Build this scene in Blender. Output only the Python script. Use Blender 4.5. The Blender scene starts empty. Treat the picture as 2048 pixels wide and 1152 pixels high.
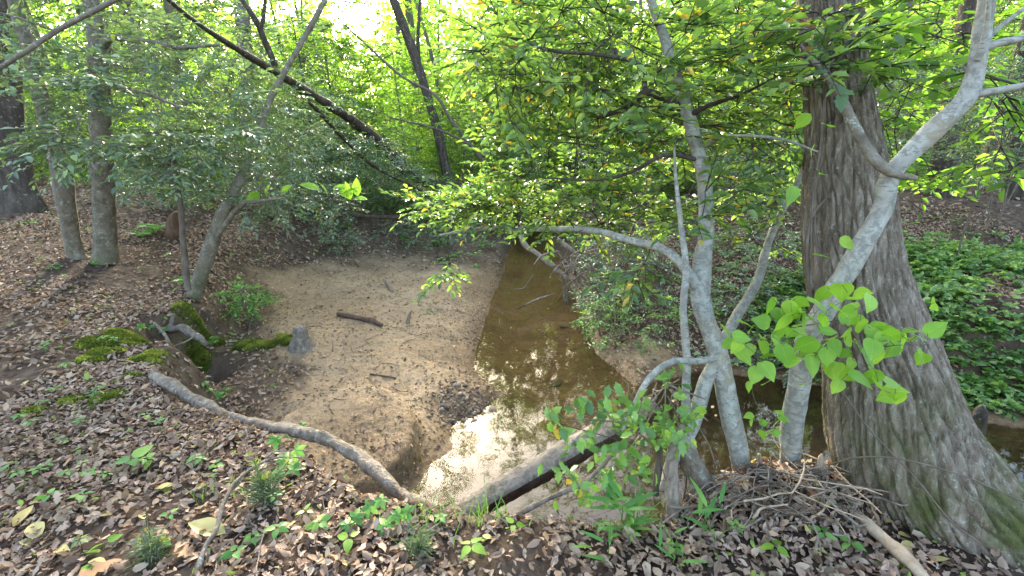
import bpy, math, random
import numpy as np
from mathutils import Vector, Matrix

rng = np.random.default_rng(11)
random.seed(11)
SC = bpy.context.scene
COL = SC.collection
PI = math.pi

# ------------------------------------------------------------------ camera
FPX, PITCH, CAMZ = 938.0, math.radians(16), 1.6       # focal length in photo pixels (2048 wide)
cam_d = bpy.data.cameras.new("camera")
cam_d.sensor_width = 36.0
cam_d.lens = 36.0 * FPX / 2048.0
cam_d.clip_start, cam_d.clip_end = 0.05, 600.0
cam = bpy.data.objects.new("camera", cam_d)
cam.location = (0, 0, CAMZ)
cam.rotation_euler = (PI / 2 - PITCH, 0, 0)
COL.objects.link(cam)
SC.camera = cam

# ------------------------------------------------------------------ light
SUN_EL, SUN_AZ = math.radians(25), math.radians(-16)   # low in front, a little left
world = bpy.data.worlds.new("World")
SC.world = world
world.use_nodes = True
wn = world.node_tree
sky = wn.nodes.new("ShaderNodeTexSky")
sky.sky_type = 'NISHITA'
sky.sun_disc = False
sky.sun_elevation = SUN_EL
sky.sun_rotation = SUN_AZ
sky.air_density = 1.0
sky.dust_density = 4.0
sky.ozone_density = 0.4
bgn = wn.nodes["Background"]
wn.links.new(sky.outputs[0], bgn.inputs[0])
bgn.inputs[1].default_value = 0.15
sun_d = bpy.data.lights.new("sun", 'SUN')
sun_d.energy = 4.8
sun_d.angle = math.radians(10)
sun_d.color = (1.0, 0.93, 0.78)
sun = bpy.data.objects.new("sun", sun_d)
sv = Vector((math.sin(SUN_AZ) * math.cos(SUN_EL), math.cos(SUN_AZ) * math.cos(SUN_EL), math.sin(SUN_EL)))
sun.rotation_euler = sv.to_track_quat('Z', 'Y').to_euler()
sun.location = sv * 60
COL.objects.link(sun)
SC.view_settings.view_transform = 'Standard'
SC.view_settings.look = 'None'
SC.view_settings.exposure = 3.15
SC.view_settings.use_white_balance = True
SC.view_settings.white_balance_temperature = 6500
SC.view_settings.white_balance_tint = 6
SC.view_settings.gamma = 1.0
SC.view_settings.use_curve_mapping = False
SC.cycles.max_bounces = 8
SC.cycles.transparent_max_bounces = 12
SC.cycles.caustics_reflective = False
SC.cycles.caustics_refractive = False
SC.cycles.sample_clamp_indirect = 6.0

# ------------------------------------------------------------------ numpy helpers
def nrm(a):
    a = np.asarray(a, float)
    return a / np.maximum(np.linalg.norm(a, axis=-1, keepdims=True), 1e-9)

def sstep(a, b, x):
    t = np.clip((np.asarray(x, float) - a) / (b - a), 0, 1)
    return t * t * (3 - 2 * t)

def _hash(ix, iy, seed):
    h = (ix.astype(np.int64) * 374761393 + iy.astype(np.int64) * 668265263 + seed * 974634777) & 0x7fffffff
    h = ((h ^ (h >> 13)) * 1274126177) & 0x7fffffff
    return ((h ^ (h >> 16)) & 0xffff) / 65535.0

def vnoise(x, y, seed=0):
    x = np.asarray(x, float); y = np.asarray(y, float)
    ix, iy = np.floor(x), np.floor(y)
    fx, fy = x - ix, y - iy
    fx = fx * fx * (3 - 2 * fx); fy = fy * fy * (3 - 2 * fy)
    a = _hash(ix, iy, seed); b = _hash(ix + 1, iy, seed)
    c = _hash(ix, iy + 1, seed); d = _hash(ix + 1, iy + 1, seed)
    return (a * (1 - fx) + b * fx) * (1 - fy) + (c * (1 - fx) + d * fx) * fy - 0.5

def fbm(x, y, scale, octv=4, seed=0):
    s, amp, out = 1.0 / scale, 1.0, 0.0
    for k in range(octv):
        out = out + amp * vnoise(np.asarray(x) * s + 17.3 * k, np.asarray(y) * s - 9.1 * k, seed + k)
        s *= 2.03; amp *= 0.5
    return out

SP, CP = math.sin(PITCH), math.cos(PITCH)
def ray(u, v):
    a = (np.asarray(u, float) - 1024) / FPX
    b = (576 - np.asarray(v, float)) / FPX
    return np.stack([a, CP + b * SP, -SP + b * CP], -1)

def P(u, v, y):
    """the point seen in direction (u, v) whose ground distance ahead is y metres"""
    d = ray(u, v)
    t = np.asarray(y, float) / d[..., 1]
    return np.array([0, 0, CAMZ]) + d * t[..., None] if d.ndim > 1 else np.array([0, 0, CAMZ]) + d * float(t)

def depth(p):
    p = np.asarray(p, float)
    return p[..., 1] * CP - (p[..., 2] - CAMZ) * SP

def proj(p):
    p = np.asarray(p, float)
    z = depth(p)
    yy = p[..., 1] * SP + (p[..., 2] - CAMZ) * CP
    z_ = np.where(z > .05, z, np.nan)
    return 1024 + FPX * p[..., 0] / z_, 576 - FPX * yy / z_, z

def infrm(p, m=0):
    u, v, z = proj(p)
    with np.errstate(invalid='ignore'):
        return (z > .05) & (u > -m) & (u < 2048 + m) & (v > -m) & (v < 1152 + m)

# ------------------------------------------------------------------ terrain
ZW = -0.85
BANK = np.array([  # bank-top edge round the creek hollow: x, y, width of the drop
    (14, .4, .5), (5, .75, .4), (3.2, 1.0, .4), (2.55, 1.3, .35), (2.1, 1.75, .35), (1.7, 2.12, .25), (1.2, 2.08, .25), (.92, 1.93, .22), (.6, 1.74, .2),
    (0, 1.76, .2), (-.42, 1.8, .2), (-.75, 1.9, .22), (-1.0, 2.08, .25), (-1.5, 2.42, .28), (-2.0, 2.68, .28), (-2.45, 2.95, .3),
    (-2.75, 3.35, .3), (-2.95, 3.8, .3), (-3.35, 4.1, .25), (-3.75, 4.5, .25), (-3.7, 4.95, .3), (-4.0, 5.5, .6), (-4.5, 6.6, 1.0), (-5.0, 8.2, 1.6), (-4.8, 10.0, 2.0), (-3.2, 12.3, 2.0),
    (-1.2, 14.5, 1.0), (-.4, 17.5, .6), (-.2, 30, .6), (1.9, 30, .6), (1.8, 17, .6), (1.75, 13, .6), (1.95, 9.5, .7), (2.0, 7.8, .8), (2.3, 6.9, .9),
    (3.2, 6.4, 1.1), (4.2, 5.9, 1.2), (5.2, 5.1, 1.2), (6.6, 4.4, 1.2), (14, 3.6, 1.2)])
WATER = np.array([(-.95, 2.5), (-.78, 2.94), (-.6, 3.6), (-.57, 3.95), (-.31, 4.05), (-.1, 4.45), (-.47, 5.04), (-.48, 5.63), (-.45, 6.77), (-.23, 8.76),
    (-.14, 10.98), (.17, 14.5), (.3, 30), (1.2, 30), (1.03, 14.5), (1.17, 9.13), (1.15, 7.24), (1.08, 5.63), (1.35, 4.67), (1.7, 4.8), (2.24, 5.05),
    (3.39, 4.67), (4.27, 4.05), (5.2, 3.6), (8, 3), (14, 2.5), (14, 1.0), (5, 1.3), (3.2, 1.5), (2.5, 1.85), (1.8, 2.4), (1.1, 2.25), (.6, 1.9), (-.4, 1.95)])

def poly_sdf(poly, x, y, vals=None):
    """signed distance, positive inside; with the interpolated value at the nearest edge point"""
    n = len(poly); best = np.full(x.shape, 1e9); bv = np.zeros(x.shape); ins = np.zeros(x.shape, bool)
    for i in range(n):
        ax, ay = poly[i][:2]; bx, by = poly[(i + 1) % n][:2]
        dx, dy = bx - ax, by - ay
        t = np.clip(((x - ax) * dx + (y - ay) * dy) / (dx * dx + dy * dy), 0, 1)
        d = np.hypot(x - ax - t * dx, y - ay - t * dy)
        m = d < best
        best = np.where(m, d, best)
        if vals is not None:
            bv = np.where(m, vals[i] * (1 - t) + vals[(i + 1) % n] * t, bv)
        c = ((ay > y) != (by > y)) & (x < (bx - ax) * (y - ay) / (by - ay + 1e-12) + ax)
        ins ^= c
    return np.where(ins, best, -best), bv

def terrain(x, y):
    wob = .10 * fbm(x, y, .9, 3, 5)
    dB, w = poly_sdf(BANK, x + wob, y + .10 * fbm(x, y, .8, 3, 9), BANK[:, 2])
    dW, _ = poly_sdf(WATER, x + .6 * wob, y + .08 * fbm(x, y, .7, 3, 19))
    lb = .75 * sstep(-3.0, -9.5, x) * sstep(2.5, 8, y) + .75 * sstep(1.2, 6, x) * sstep(5.0, 10, y) + .15 * sstep(9, 16, y)
    lb = lb + .35 * fbm(x, y, 9, 2, 31) * sstep(7, 20, np.hypot(x, y)) + .10 * fbm(x, y, 1.3, 3, 41) + .035 * fbm(x, y, .22, 3, 43)
    lb = lb + .10 * np.exp(-(((x - 1.32) / .42) ** 2 + ((y - 1.9) / .22) ** 2))       # the drift pile by the big trunk
    dpo = np.maximum(-dW, 0)
    lf = ZW + .012 + .17 * (1 - np.exp(-dpo / .45)) + .055 * np.minimum(dpo, 4)
    lf = lf + (.06 * fbm(x, y, 1.1, 3, 51) + .035 * fbm(x, y, .3, 3, 52) + .014 * fbm(x, y, .1, 2, 53)) * sstep(.05, .6, dpo)
    lobe = np.exp(-(((x + 1.35) / .62) ** 2 + ((y - 3.35) / .75) ** 2) ** 2)           # raised sand lobe with its own little scarp
    lf = lf + .13 * sstep(.38, .6, lobe + .25 * fbm(x, y, .35, 3, 93))
    deep = .14 + .3 * np.maximum(sstep(1.0, 1.9, x), sstep(4.2, 3.2, y) * sstep(-.3, .4, x))
    lin = ZW - .01 - deep * sstep(0, .55, np.maximum(dW, 0)) + .03 * fbm(x, y, .5, 3, 57)
    lf = np.where(dW > 0, lin, lf)
    s = sstep(0, 1, dB / np.maximum(w, .05))
    z = lb * (1 - s) + lf * s
    z = z - .38 * np.exp(-(((x + 3.3) / .34) ** 2 + ((y - 4.4) / .3) ** 2) ** 1.5)
    z = z + .05 * fbm(x, y, .16, 3, 61) * (4 * s * (1 - s))
    return z, dB, dW, s

def axis(lo, hi, step, out, grow=1.13):
    a = list(np.arange(lo, hi + step * .5, step)); s = step; c = a[-1]
    right = []
    while c < out[1]:
        s *= grow; c += s; right.append(c)
    s = step; c = lo; left = []
    while c > out[0]:
        s *= grow; c -= s; left.append(c)
    return np.array(left[::-1] + a + right)

GX = axis(-5.2, 5.2, .036, (-170, 170), 1.06)
GY = axis(.9, 7.0, .036, (-25, 220), 1.05)
XX, YY = np.meshgrid(GX, GY, indexing='xy')
ZZ, DB, DW, SS = terrain(XX, YY)

def lut(grid, x, y):
    x = np.asarray(x, float); y = np.asarray(y, float)
    i = np.clip(np.searchsorted(GX, x) - 1, 0, len(GX) - 2); j = np.clip(np.searchsorted(GY, y) - 1, 0, len(GY) - 2)
    fx = np.clip((x - GX[i]) / (GX[i + 1] - GX[i]), 0, 1); fy = np.clip((y - GY[j]) / (GY[j + 1] - GY[j]), 0, 1)
    return (grid[j, i] * (1 - fx) + grid[j, i + 1] * fx) * (1 - fy) + (grid[j + 1, i] * (1 - fx) + grid[j + 1, i + 1] * fx) * fy

def hz(x, y): return lut(ZZ, x, y)

def gnormal(x, y, e=.04):
    return nrm(np.stack([hz(x - e, y) - hz(x + e, y), hz(x, y - e) - hz(x, y + e), np.full(np.shape(x), 2 * e)], -1))

def G(u, v, ymax=60):
    """where the sight line through (u, v) meets the ground"""
    d = ray(u, v); t = .8
    prev = None
    while t * d[1] < ymax:
        p = np.array([0, 0, CAMZ]) + d * t
        if hz(p[0], p[1]) > p[2]:
            lo, hi = prev, t
            for _ in range(18):
                m = .5 * (lo + hi); q = np.array([0, 0, CAMZ]) + d * m
                if hz(q[0], q[1]) > q[2]: hi = m
                else: lo = m
            return np.array([0, 0, CAMZ]) + d * hi
        prev = t; t += .03 + .01 * t
    return np.array([0, 0, CAMZ]) + d * (ymax / d[1])

# ------------------------------------------------------------------ objects and materials
def make_mesh(name, V, faces, mats, rnd=None, smooth=False, mi=None, vattr=None):
    """faces: list of (n,3) or (n,4) index arrays; rnd: value per face, or list per array"""
    me = bpy.data.meshes.new(name)
    V = np.asarray(V, np.float32).reshape(-1, 3)
    faces = [np.asarray(f, np.int64) for f in faces if len(f)]
    nl = sum(f.size for f in faces); nf = sum(len(f) for f in faces)
    me.vertices.add(len(V)); me.vertices.foreach_set("co", V.ravel())
    me.loops.add(nl); me.polygons.add(nf)
    me.loops.foreach_set("vertex_index", np.concatenate([f.ravel() for f in faces]).astype(np.int32))
    tot = np.concatenate([np.full(len(f), f.shape[1]) for f in faces])
    me.polygons.foreach_set("loop_start", np.concatenate([[0], np.cumsum(tot)[:-1]]).astype(np.int32))
    if smooth: me.polygons.foreach_set("use_smooth", np.ones(nf, bool))
    if mi is not None: me.polygons.foreach_set("material_index", np.asarray(mi, np.int32))
    for m in (mats if isinstance(mats, (list, tuple)) else [mats]): me.materials.append(m)
    me.update(calc_edges=True)
    if rnd is not None:
        at = me.attributes.new("rnd", 'FLOAT', 'FACE')
        at.data.foreach_set("value", np.asarray(rnd, np.float32))
    for k, a in (vattr or {}).items():
        at = me.attributes.new(k, 'FLOAT', 'POINT')
        at.data.foreach_set("value", np.asarray(a, np.float32).ravel())
    return me

def link(name, me, parent=None, kind=None, label=None):
    o = bpy.data.objects.new(name, me)
    COL.objects.link(o)
    if parent is not None: o.parent = parent
    if kind: o["kind"] = kind
    if label: o["label"] = label
    return o

def tag(o, label, cat, group=None):
    o["label"] = label; o["category"] = cat
    if group: o["group"] = group
    return o

def thing(name, label, cat, loc, group=None):
    o = bpy.data.objects.new(name, None)
    o.empty_display_size = .1
    o.location = tuple(float(c) for c in loc)
    COL.objects.link(o)
    return tag(o, label, cat, group)

class NT:
    """tiny node-tree writer"""
    def __init__(s, name):
        s.m = bpy.data.materials.new(name); s.m.use_nodes = True
        s.t = s.m.node_tree; s.t.nodes.clear()
        s.out = s.n("ShaderNodeOutputMaterial")
    def n(s, kind, **kw):
        nd = s.t.nodes.new(kind)
        for k, v in kw.items():
            if k in ('op',): nd.operation = v
            elif k.startswith('i_'):
                key = k[2:]
                key = int(key) if key.isdigit() else key.replace('_', ' ')
                s.put(nd.inputs[key], v)
            else: setattr(nd, k, v)
        return nd
    def put(s, sock, v):
        if hasattr(v, 'is_linked'): s.t.links.new(v, sock)
        elif hasattr(v, 'outputs'): s.t.links.new(v.outputs[0], sock)
        else:
            if isinstance(v, tuple) and len(v) == 3 and sock.type == 'RGBA': v = v + (1,)
            sock.default_value = v
    def attr(s, name): return s.n("ShaderNodeAttribute", attribute_name=name).outputs['Fac']
    def coord(s, which='Object'): return s.n("ShaderNodeTexCoord").outputs[which]
    def pos(s): return s.n("ShaderNodeNewGeometry").outputs['Position']
    def scale(s, vec, sc): return s.n("ShaderNodeVectorMath", op='MULTIPLY', i_0=vec, i_1=sc).outputs[0]
    def noise(s, vec, sc, det=4, rough=.55, dist=0):
        nd = s.n("ShaderNodeTexNoise", i_Scale=sc, i_Detail=det, i_Roughness=rough, i_Distortion=dist); s.put(nd.inputs['Vector'], vec); return nd
    def vor(s, vec, sc, feature='F1'):
        nd = s.n("ShaderNodeTexVoronoi", feature=feature, i_Scale=sc); s.put(nd.inputs['Vector'], vec); return nd
    def ramp(s, fac, stops, interp='LINEAR'):
        nd = s.n("ShaderNodeValToRGB"); cr = nd.color_ramp; cr.interpolation = interp
        while len(cr.elements) < len(stops): cr.elements.new(.5)
        for e, (p, c) in zip(cr.elements, stops):
            e.position = p; e.color = (c + (1,)) if len(c) == 3 else c
        s.put(nd.inputs[0], fac); return nd.outputs[0]
    def mr(s, v, a, b, lo=0., hi=1.):
        nd = s.n("ShaderNodeMapRange", i_1=a, i_2=b, i_3=lo, i_4=hi); s.put(nd.inputs[0], v); nd.clamp = True; return nd.outputs[0]
    def math(s, op, a, b=0.): return s.n("ShaderNodeMath", op=op, i_0=a, i_1=b).outputs[0]
    def mix(s, f, a, b, mode='MIX'):
        nd = s.n("ShaderNodeMix", data_type='RGBA', blend_type=mode)
        s.put(nd.inputs[0], f); s.put(nd.inputs[6], a); s.put(nd.inputs[7], b); return nd.outputs[2]
    def bump(s, h, strength=.5, dist=.01): return s.n("ShaderNodeBump", i_Strength=strength, i_Distance=dist, i_Height=h).outputs[0]
    def done(s, sh):
        s.put(s.out.inputs[0], sh); return s.m

def leaf_mat(name, stops, rough=.42, trans=.35, spec=.5, tcol=None, tgain=1.7, veins=False):
    m = NT(name)
    r = m.attr("rnd")
    c = m.ramp(r, stops)
    nz = m.noise(m.pos(), 9, 2)
    c = m.mix(m.mr(nz, .35, .65), c, m.mix(1., c, (.72, .76, .7), 'MULTIPLY'))
    p = m.n("ShaderNodeBsdfPrincipled", i_Roughness=rough)
    if veins:
        sp = m.n("ShaderNodeSeparateXYZ", i_0=m.coord('Object')).outputs
        ax = m.math('ABSOLUTE', sp[0])
        rib = m.mr(ax, .012, .03, 1, 0)
        sv = m.math('SINE', m.math('MULTIPLY', m.math('SUBTRACT', sp[1], m.math('MULTIPLY', ax, .9)), 38.))
        rib = m.math('MAXIMUM', rib, m.mr(sv, .86, 1., 0, .6))
        c = m.mix(m.math('MULTIPLY', rib, .45), c, m.mix(1., c, (1.5, 1.35, 1.3), 'MULTIPLY'))
        m.put(p.inputs['Normal'], m.bump(rib, .35, .01))
        blot = m.noise(m.pos(), 160, 3, .6)
        c = m.mix(m.mr(blot, .66, .72, 0, .6), c, (.3, .26, .06))
    m.put(p.inputs['Base Color'], c); p.inputs['Specular IOR Level'].default_value = spec
    t = m.n("ShaderNodeBsdfTranslucent")
    m.put(t.inputs[0], m.mix(1., c, tcol or (tgain, tgain * 1.05, tgain * .55), 'MULTIPLY'))
    return m.done(m.n("ShaderNodeMixShader", i_0=trans, i_1=p, i_2=t))

M = {}
M['evergreen'] = leaf_mat("evergreen_leaf", [(0, (.075, .12, .07)), (.5, (.13, .195, .11)), (.9, (.19, .27, .13)), (1, (.27, .34, .1))], .47, .25, .8)
M['holly'] = leaf_mat("holly_leaf", [(0, (.07, .13, .045)), (.4, (.12, .2, .06)), (.8, (.2, .3, .075)), (.96, (.3, .39, .08)), (.975, (.6, .45, .06)), (.992, (.55, .33, .05)), (1, (.16, .08, .045))], .44, .46, .8)
M['deciduous'] = leaf_mat("spring_leaf", [(0, (.1, .19, .035)), (.5, (.16, .28, .045)), (1, (.26, .37, .06))], .5, .58, .35)
M['heart'] = leaf_mat("heart_leaf", [(0, (.17, .33, .035)), (1, (.3, .47, .06))], .45, .42, .4, veins=True)
M['creeper'] = leaf_mat("creeper_leaf", [(0, (.07, .18, .04)), (.6, (.12, .27, .06)), (1, (.24, .38, .08))], .5, .35, .35)
M['shrubleaf'] = leaf_mat("shrub_leaf", [(0, (.08, .17, .05)), (.5, (.17, .32, .06)), (.93, (.3, .45, .08)), (1, (.6, .42, .06))], .38, .4, .6)
M['cover'] = leaf_mat("cover_leaf", [(0, (.075, .15, .045)), (.6, (.155, .27, .075)), (1, (.3, .4, .13))], .42, .4, .55)
M['grass'] = leaf_mat("grass_blade", [(0, (.1, .2, .04)), (1, (.22, .33, .08))], .5, .35, .35)
M['moss'] = leaf_mat("moss_tuft", [(0, (.09, .11, .025)), (.6, (.19, .215, .04)), (1, (.31, .32, .07))], .8, .3, .1)
M['needle'] = leaf_mat("pine_needle", [(0, (.1, .14, .09)), (.7, (.18, .23, .12)), (1, (.42, .43, .08))], .5, .25, .3)
M['litter'] = leaf_mat("dead_leaf", [(0, (.1, .06, .045)), (.22, (.2, .125, .09)), (.5, (.34, .23, .17)), (.78, (.48, .35, .265)), (.88, (.42, .26, .15)), (.95, (.52, .4, .16)), (.985, (.56, .46, .18)), (1, (.24, .32, .07))], .8, .12, .12, (1.2, 1.0, .7))
M['yellow'] = leaf_mat("yellow_leaf", [(0, (.52, .37, .13)), (1, (.62, .5, .2))], .55, .2, .3, (1.2, 1.0, .6))
M['rust'] = leaf_mat("rust_leaf", [(0, (.3, .15, .07)), (1, (.42, .22, .11))], .6, .1, .3, (1.2, 1.0, .6))

def bark_mat(name, dark, mid, light, zs=.35, sc=9., bump=.5, lich=.0, moss=0., bands=False):
    m = NT(name)
    co = m.coord('Object')
    v = m.scale(co, (1, 1, zs))
    n1 = m.noise(v, sc, 6, .62, .4); n2 = m.noise(co, sc * .35, 4); n3 = m.noise(co, sc * 5, 3)
    c = m.ramp(n1, [(.3, dark), (.5, mid), (.72, light)])
    c = m.mix(m.mr(n2, .4, .65, 0, .55), c, mid)
    if bands:
        b = m.noise(m.scale(co, (1, 1, 5.5)), sc * 2.2, 3, .5)
        c = m.mix(m.mr(b, .6, .68, 0, .8), c, tuple(x * .4 for x in mid))
        bl = m.noise(co, sc * 3.2, 5, .65)
        c = m.mix(m.mr(bl, .46, .56, 0, .8), c, tuple(x * .55 for x in mid))
        l0 = m.noise(co, sc * .8, 4, .6)
        c = m.mix(m.mr(l0, .55, .66, 0, .8), c, (.3, .24, .16))
    if lich:
        l = m.noise(co, sc * 1.6, 4, .6)
        l2 = m.noise(co, sc * 6, 3, .6)
        c = m.mix(m.math('MULTIPLY', m.mr(l, .6 - lich * .1, .74 - lich * .1, 0, .8), m.mr(l2, .45, .55)), c, (.42, .44, .38))
    if moss:
        z = m.n("ShaderNodeSeparateXYZ", i_0=m.pos()).outputs[2]
        mm = m.math('MULTIPLY', m.mr(z, moss, moss - .7), m.mr(m.noise(co, 3.5, 5, .65), .42, .6))
        c = m.mix(mm, c, (.07, .085, .02))
    h = m.math('ADD', n1.outputs[0], m.math('MULTIPLY', n3.outputs[0], .35))
    p = m.n("ShaderNodeBsdfPrincipled", i_Roughness=.85)
    m.put(p.inputs['Base Color'], c); m.put(p.inputs['Normal'], m.bump(h, bump, .02))
    p.inputs['Specular IOR Level'].default_value = .1
    return m.done(p)

M['bark_big'] = bark_mat("furrowed_bark", (.05, .035, .024), (.185, .142, .104), (.39, .33, .265), .13, 30, 1.0, .35, .75)
M['bark_white'] = bark_mat("white_bark", (.2, .175, .14), (.33, .31, .265), (.46, .45, .41), .8, 9, .5, .6, 0, True)
M['bark_grey'] = bark_mat("grey_bark", (.085, .068, .05), (.17, .14, .105), (.27, .235, .185), .6, 14, .9, .55, .5)
M['bark_dark'] = bark_mat("dark_bark", (.03, .023, .018), (.07, .053, .042), (.14, .11, .09), .25, 12, 1.0, .1, .3)
M['bark_far'] = bark_mat("far_bark", (.07, .055, .045), (.14, .115, .095), (.23, .2, .17), .25, 4, .7, .1)
M['twig'] = bark_mat("twig_bark", (.06, .045, .035), (.12, .093, .072), (.2, .165, .13), .5, 14, .3)
M['drift'] = bark_mat("driftwood", (.1, .072, .052), (.22, .17, .13), (.36, .3, .24), .3, 26, .8)
M['branchlog'] = bark_mat("weathered_branch", (.075, .055, .04), (.19, .148, .11), (.33, .28, .23), .7, 22, 1.0, .5, 0)
M['tan'] = bark_mat("tan_wood", (.2, .13, .08), (.36, .265, .185), (.48, .385, .29), .2, 18, .5)
M['rot'] = bark_mat("rotten_wood", (.045, .028, .02), (.12, .074, .05), (.2, .135, .09), .25, 18, .9)
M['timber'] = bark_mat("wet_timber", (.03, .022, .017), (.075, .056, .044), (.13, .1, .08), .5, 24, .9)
M['timber_lit_top'] = bark_mat("lit_weathered_timber", (.12, .09, .065), (.25, .2, .155), (.38, .32, .26), .8, 26, .9)  # weathered wood; light on the log's top put into the paler colour

def ground_mat():
    m = NT("ground_cover_soil")
    po = m.pos()
    sand, wet, moss, dirt = m.attr("sand"), m.attr("wet"), m.attr("moss"), m.attr("dirt")
    n_big = m.noise(po, .9, 5, .6); n_mid = m.noise(po, 7, 6, .65); n_fine = m.noise(po, 60, 4, .6); n_grit = m.noise(po, 260, 2, .6)
    # leaf litter: two sizes of torn cells
    wp = m.n("ShaderNodeVectorMath", op='ADD', i_0=po, i_1=m.scale(m.noise(po, 14, 3).outputs['Color'], (.06, .06, .06))).outputs[0]
    v1, v2 = m.vor(wp, 17), m.vor(wp, 34)
    cv = m.n("ShaderNodeSeparateColor", i_0=v1.outputs['Color']).outputs[0]
    cv2 = m.n("ShaderNodeSeparateColor", i_0=v2.outputs['Color']).outputs[1]
    lit = m.ramp(cv, [(0, (.09, .058, .046)), (.35, (.2, .14, .11)), (.65, (.32, .235, .185)), (.9, (.42, .32, .25)), (1, (.42, .31, .16))])
    lit2 = m.ramp(cv2, [(0, (.055, .038, .03)), (.5, (.17, .115, .085)), (1, (.31, .22, .165))])
    lit = m.mix(m.mr(n_mid, .4, .6), lit, lit2)
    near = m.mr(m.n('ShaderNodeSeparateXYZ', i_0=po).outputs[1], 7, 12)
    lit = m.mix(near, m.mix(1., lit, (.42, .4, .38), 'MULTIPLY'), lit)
    soil = m.ramp(n_mid, [(.3, (.055, .036, .026)), (.55, (.11, .075, .052)), (.75, (.17, .12, .085))])
    sandc = m.ramp(n_big, [(.3, (.24, .155, .088)), (.5, (.33, .228, .135)), (.7, (.42, .3, .185))])
    sandc = m.mix(m.mr(n_fine, .35, .7, 0, .55), sandc, (.19, .13, .08))
    sandc = m.mix(m.mr(n_mid, .52, .7, 0, .75), sandc, (.13, .088, .056))
    spk = m.noise(po, 26, 5, .7, .6)
    sandc = m.mix(m.mr(spk, .54, .63, 0, .85), sandc, (.1, .066, .042))
    sandc = m.mix(m.mr(m.noise(po, 2.6, 4, .6), .5, .68, 0, .5), sandc, (.2, .14, .09))
    sandc = m.mix(m.mr(n_grit, .55, .7, 0, .4), sandc, (.42, .33, .23))
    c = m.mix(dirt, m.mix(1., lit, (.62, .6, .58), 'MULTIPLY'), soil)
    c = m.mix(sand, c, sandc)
    c = m.mix(wet, c, m.mix(1., c, (.52, .46, .4), 'MULTIPLY'))
    mossc = m.ramp(n_fine, [(.3, (.04, .06, .012)), (.7, (.12, .15, .02))])
    c = m.mix(moss, c, mossc)
    p = m.n("ShaderNodeBsdfPrincipled")
    m.put(p.inputs['Base Color'], c)
    m.put(p.inputs['Roughness'], m.mr(wet, 0, 1, .95, .55))
    p.inputs['Specular IOR Level'].default_value = .12
    h = m.math('ADD', m.math('MULTIPLY', v1.outputs['Distance'], .5), m.math('ADD', m.math('MULTIPLY', n_fine.outputs[0], .5), m.math('MULTIPLY', n_mid.outputs[0], .8)))
    m.put(p.inputs['Normal'], m.bump(h, .55, .03))
    return m.done(p)
M['ground'] = ground_mat()

def water_mat():
    m = NT("creek_water")
    po = m.pos()
    n1 = m.noise(m.scale(po, (1, .6, 1)), 5, 3, .5, .5); n2 = m.noise(po, 22, 3, .5)
    h = m.math('ADD', n1.outputs[0], m.math('MULTIPLY', n2.outputs[0], .06))
    nb = m.bump(h, .05, .03)
    f = m.n("ShaderNodeFresnel", i_IOR=1.333); m.put(f.inputs['Normal'], nb)
    t = m.n("ShaderNodeBsdfTransparent", i_0=(.95, .86, .68, 1))
    g = m.n("ShaderNodeBsdfGlossy", i_Roughness=.03, i_0=(1, 1, 1, 1)); m.put(g.inputs['Normal'], nb)
    return m.done(m.n("ShaderNodeMixShader", i_0=f, i_1=t, i_2=g))
M['water'] = water_mat()

def stone_mat():
    m = NT("creek_stone")  # dull, half dry
    co = m.coord('Object'); r = m.n("ShaderNodeObjectInfo").outputs['Random']
    c = m.ramp(r, [(0, (.09, .065, .048)), (.4, (.2, .15, .11)), (.75, (.31, .24, .175)), (1, (.46, .37, .27))])
    n = m.noise(co, 30, 5)
    c = m.mix(m.mr(n, .35, .7, 0, .5), c, (.1, .075, .055))
    p = m.n("ShaderNodeBsdfPrincipled", i_Roughness=.85)
    p.inputs["Specular IOR Level"].default_value = .15
    m.put(p.inputs['Base Color'], c); m.put(p.inputs['Normal'], m.bump(n, .4, .01))
    return m.done(p)
M['stone'] = stone_mat()

# ------------------------------------------------------------------ ground objects
MOSS = [(235, 675, .19), (205, 712, .11), (285, 722, .12), (270, 755, .07), (150, 800, .06), (510, 690, .16), (560, 680, .14), (400, 650, .16), (400, 720, .13), (225, 790, .08), (60, 830, .05), (1800, 1120, .1)]
moss_c = [(G(u, v), r) for u, v, r in MOSS]
mossm = np.zeros_like(XX)
for p, r in moss_c:
    mossm = np.maximum(mossm, sstep(1.35, .5, np.hypot(XX - p[0], (YY - p[1]) * .9) / r + 1.7 * fbm(XX, YY, .2, 4, 77)))
grad = np.hypot(np.gradient(ZZ, GX, axis=1), np.gradient(ZZ, GY, axis=0))
right_side = sstep(1.05, 1.45, XX - .05 * np.maximum(0, YY - 6))
patch = fbm(XX, YY, 1.1, 4, 71)
# bare sand inside the hollow, fading to litter at the upper left and on the right bank
slip = sstep(.75, .35, np.hypot((XX - 1.55) / .8, (YY - 5.25) / .55))
sandm = sstep(.75, .95, SS + .15 * patch) * (1 - .92 * right_side * (1 - .8 * slip) * sstep(.04, .2, -DW)) * (1 - .9 * sstep(2.75, 2.45, YY) * (XX > -.9))
leftlit = sstep(.3, -.3, (XX + 2.55) + .33 * np.maximum(YY - 4.6, 0) - .5 * np.maximum(4.2 - YY, 0) + 1.0 * patch)
farlit = sstep(8.3, 10.0, YY + 1.5 * patch)
sandm = sandm * (1 - .85 * leftlit) * (1 - .8 * farlit)
sandm = np.maximum(sandm, .95 * sstep(.75, .45, np.hypot((XX + 3.55) / 1.0, (YY - 7.4) / 1.1) + .4 * patch))
dirtm = np.clip(sstep(.5, 1.1, grad) + .35 * sstep(.1, .35, fbm(XX, YY, .7, 4, 91)), 0, 1)
dirtm = np.where(DW > 0, 1, dirtm)
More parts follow.
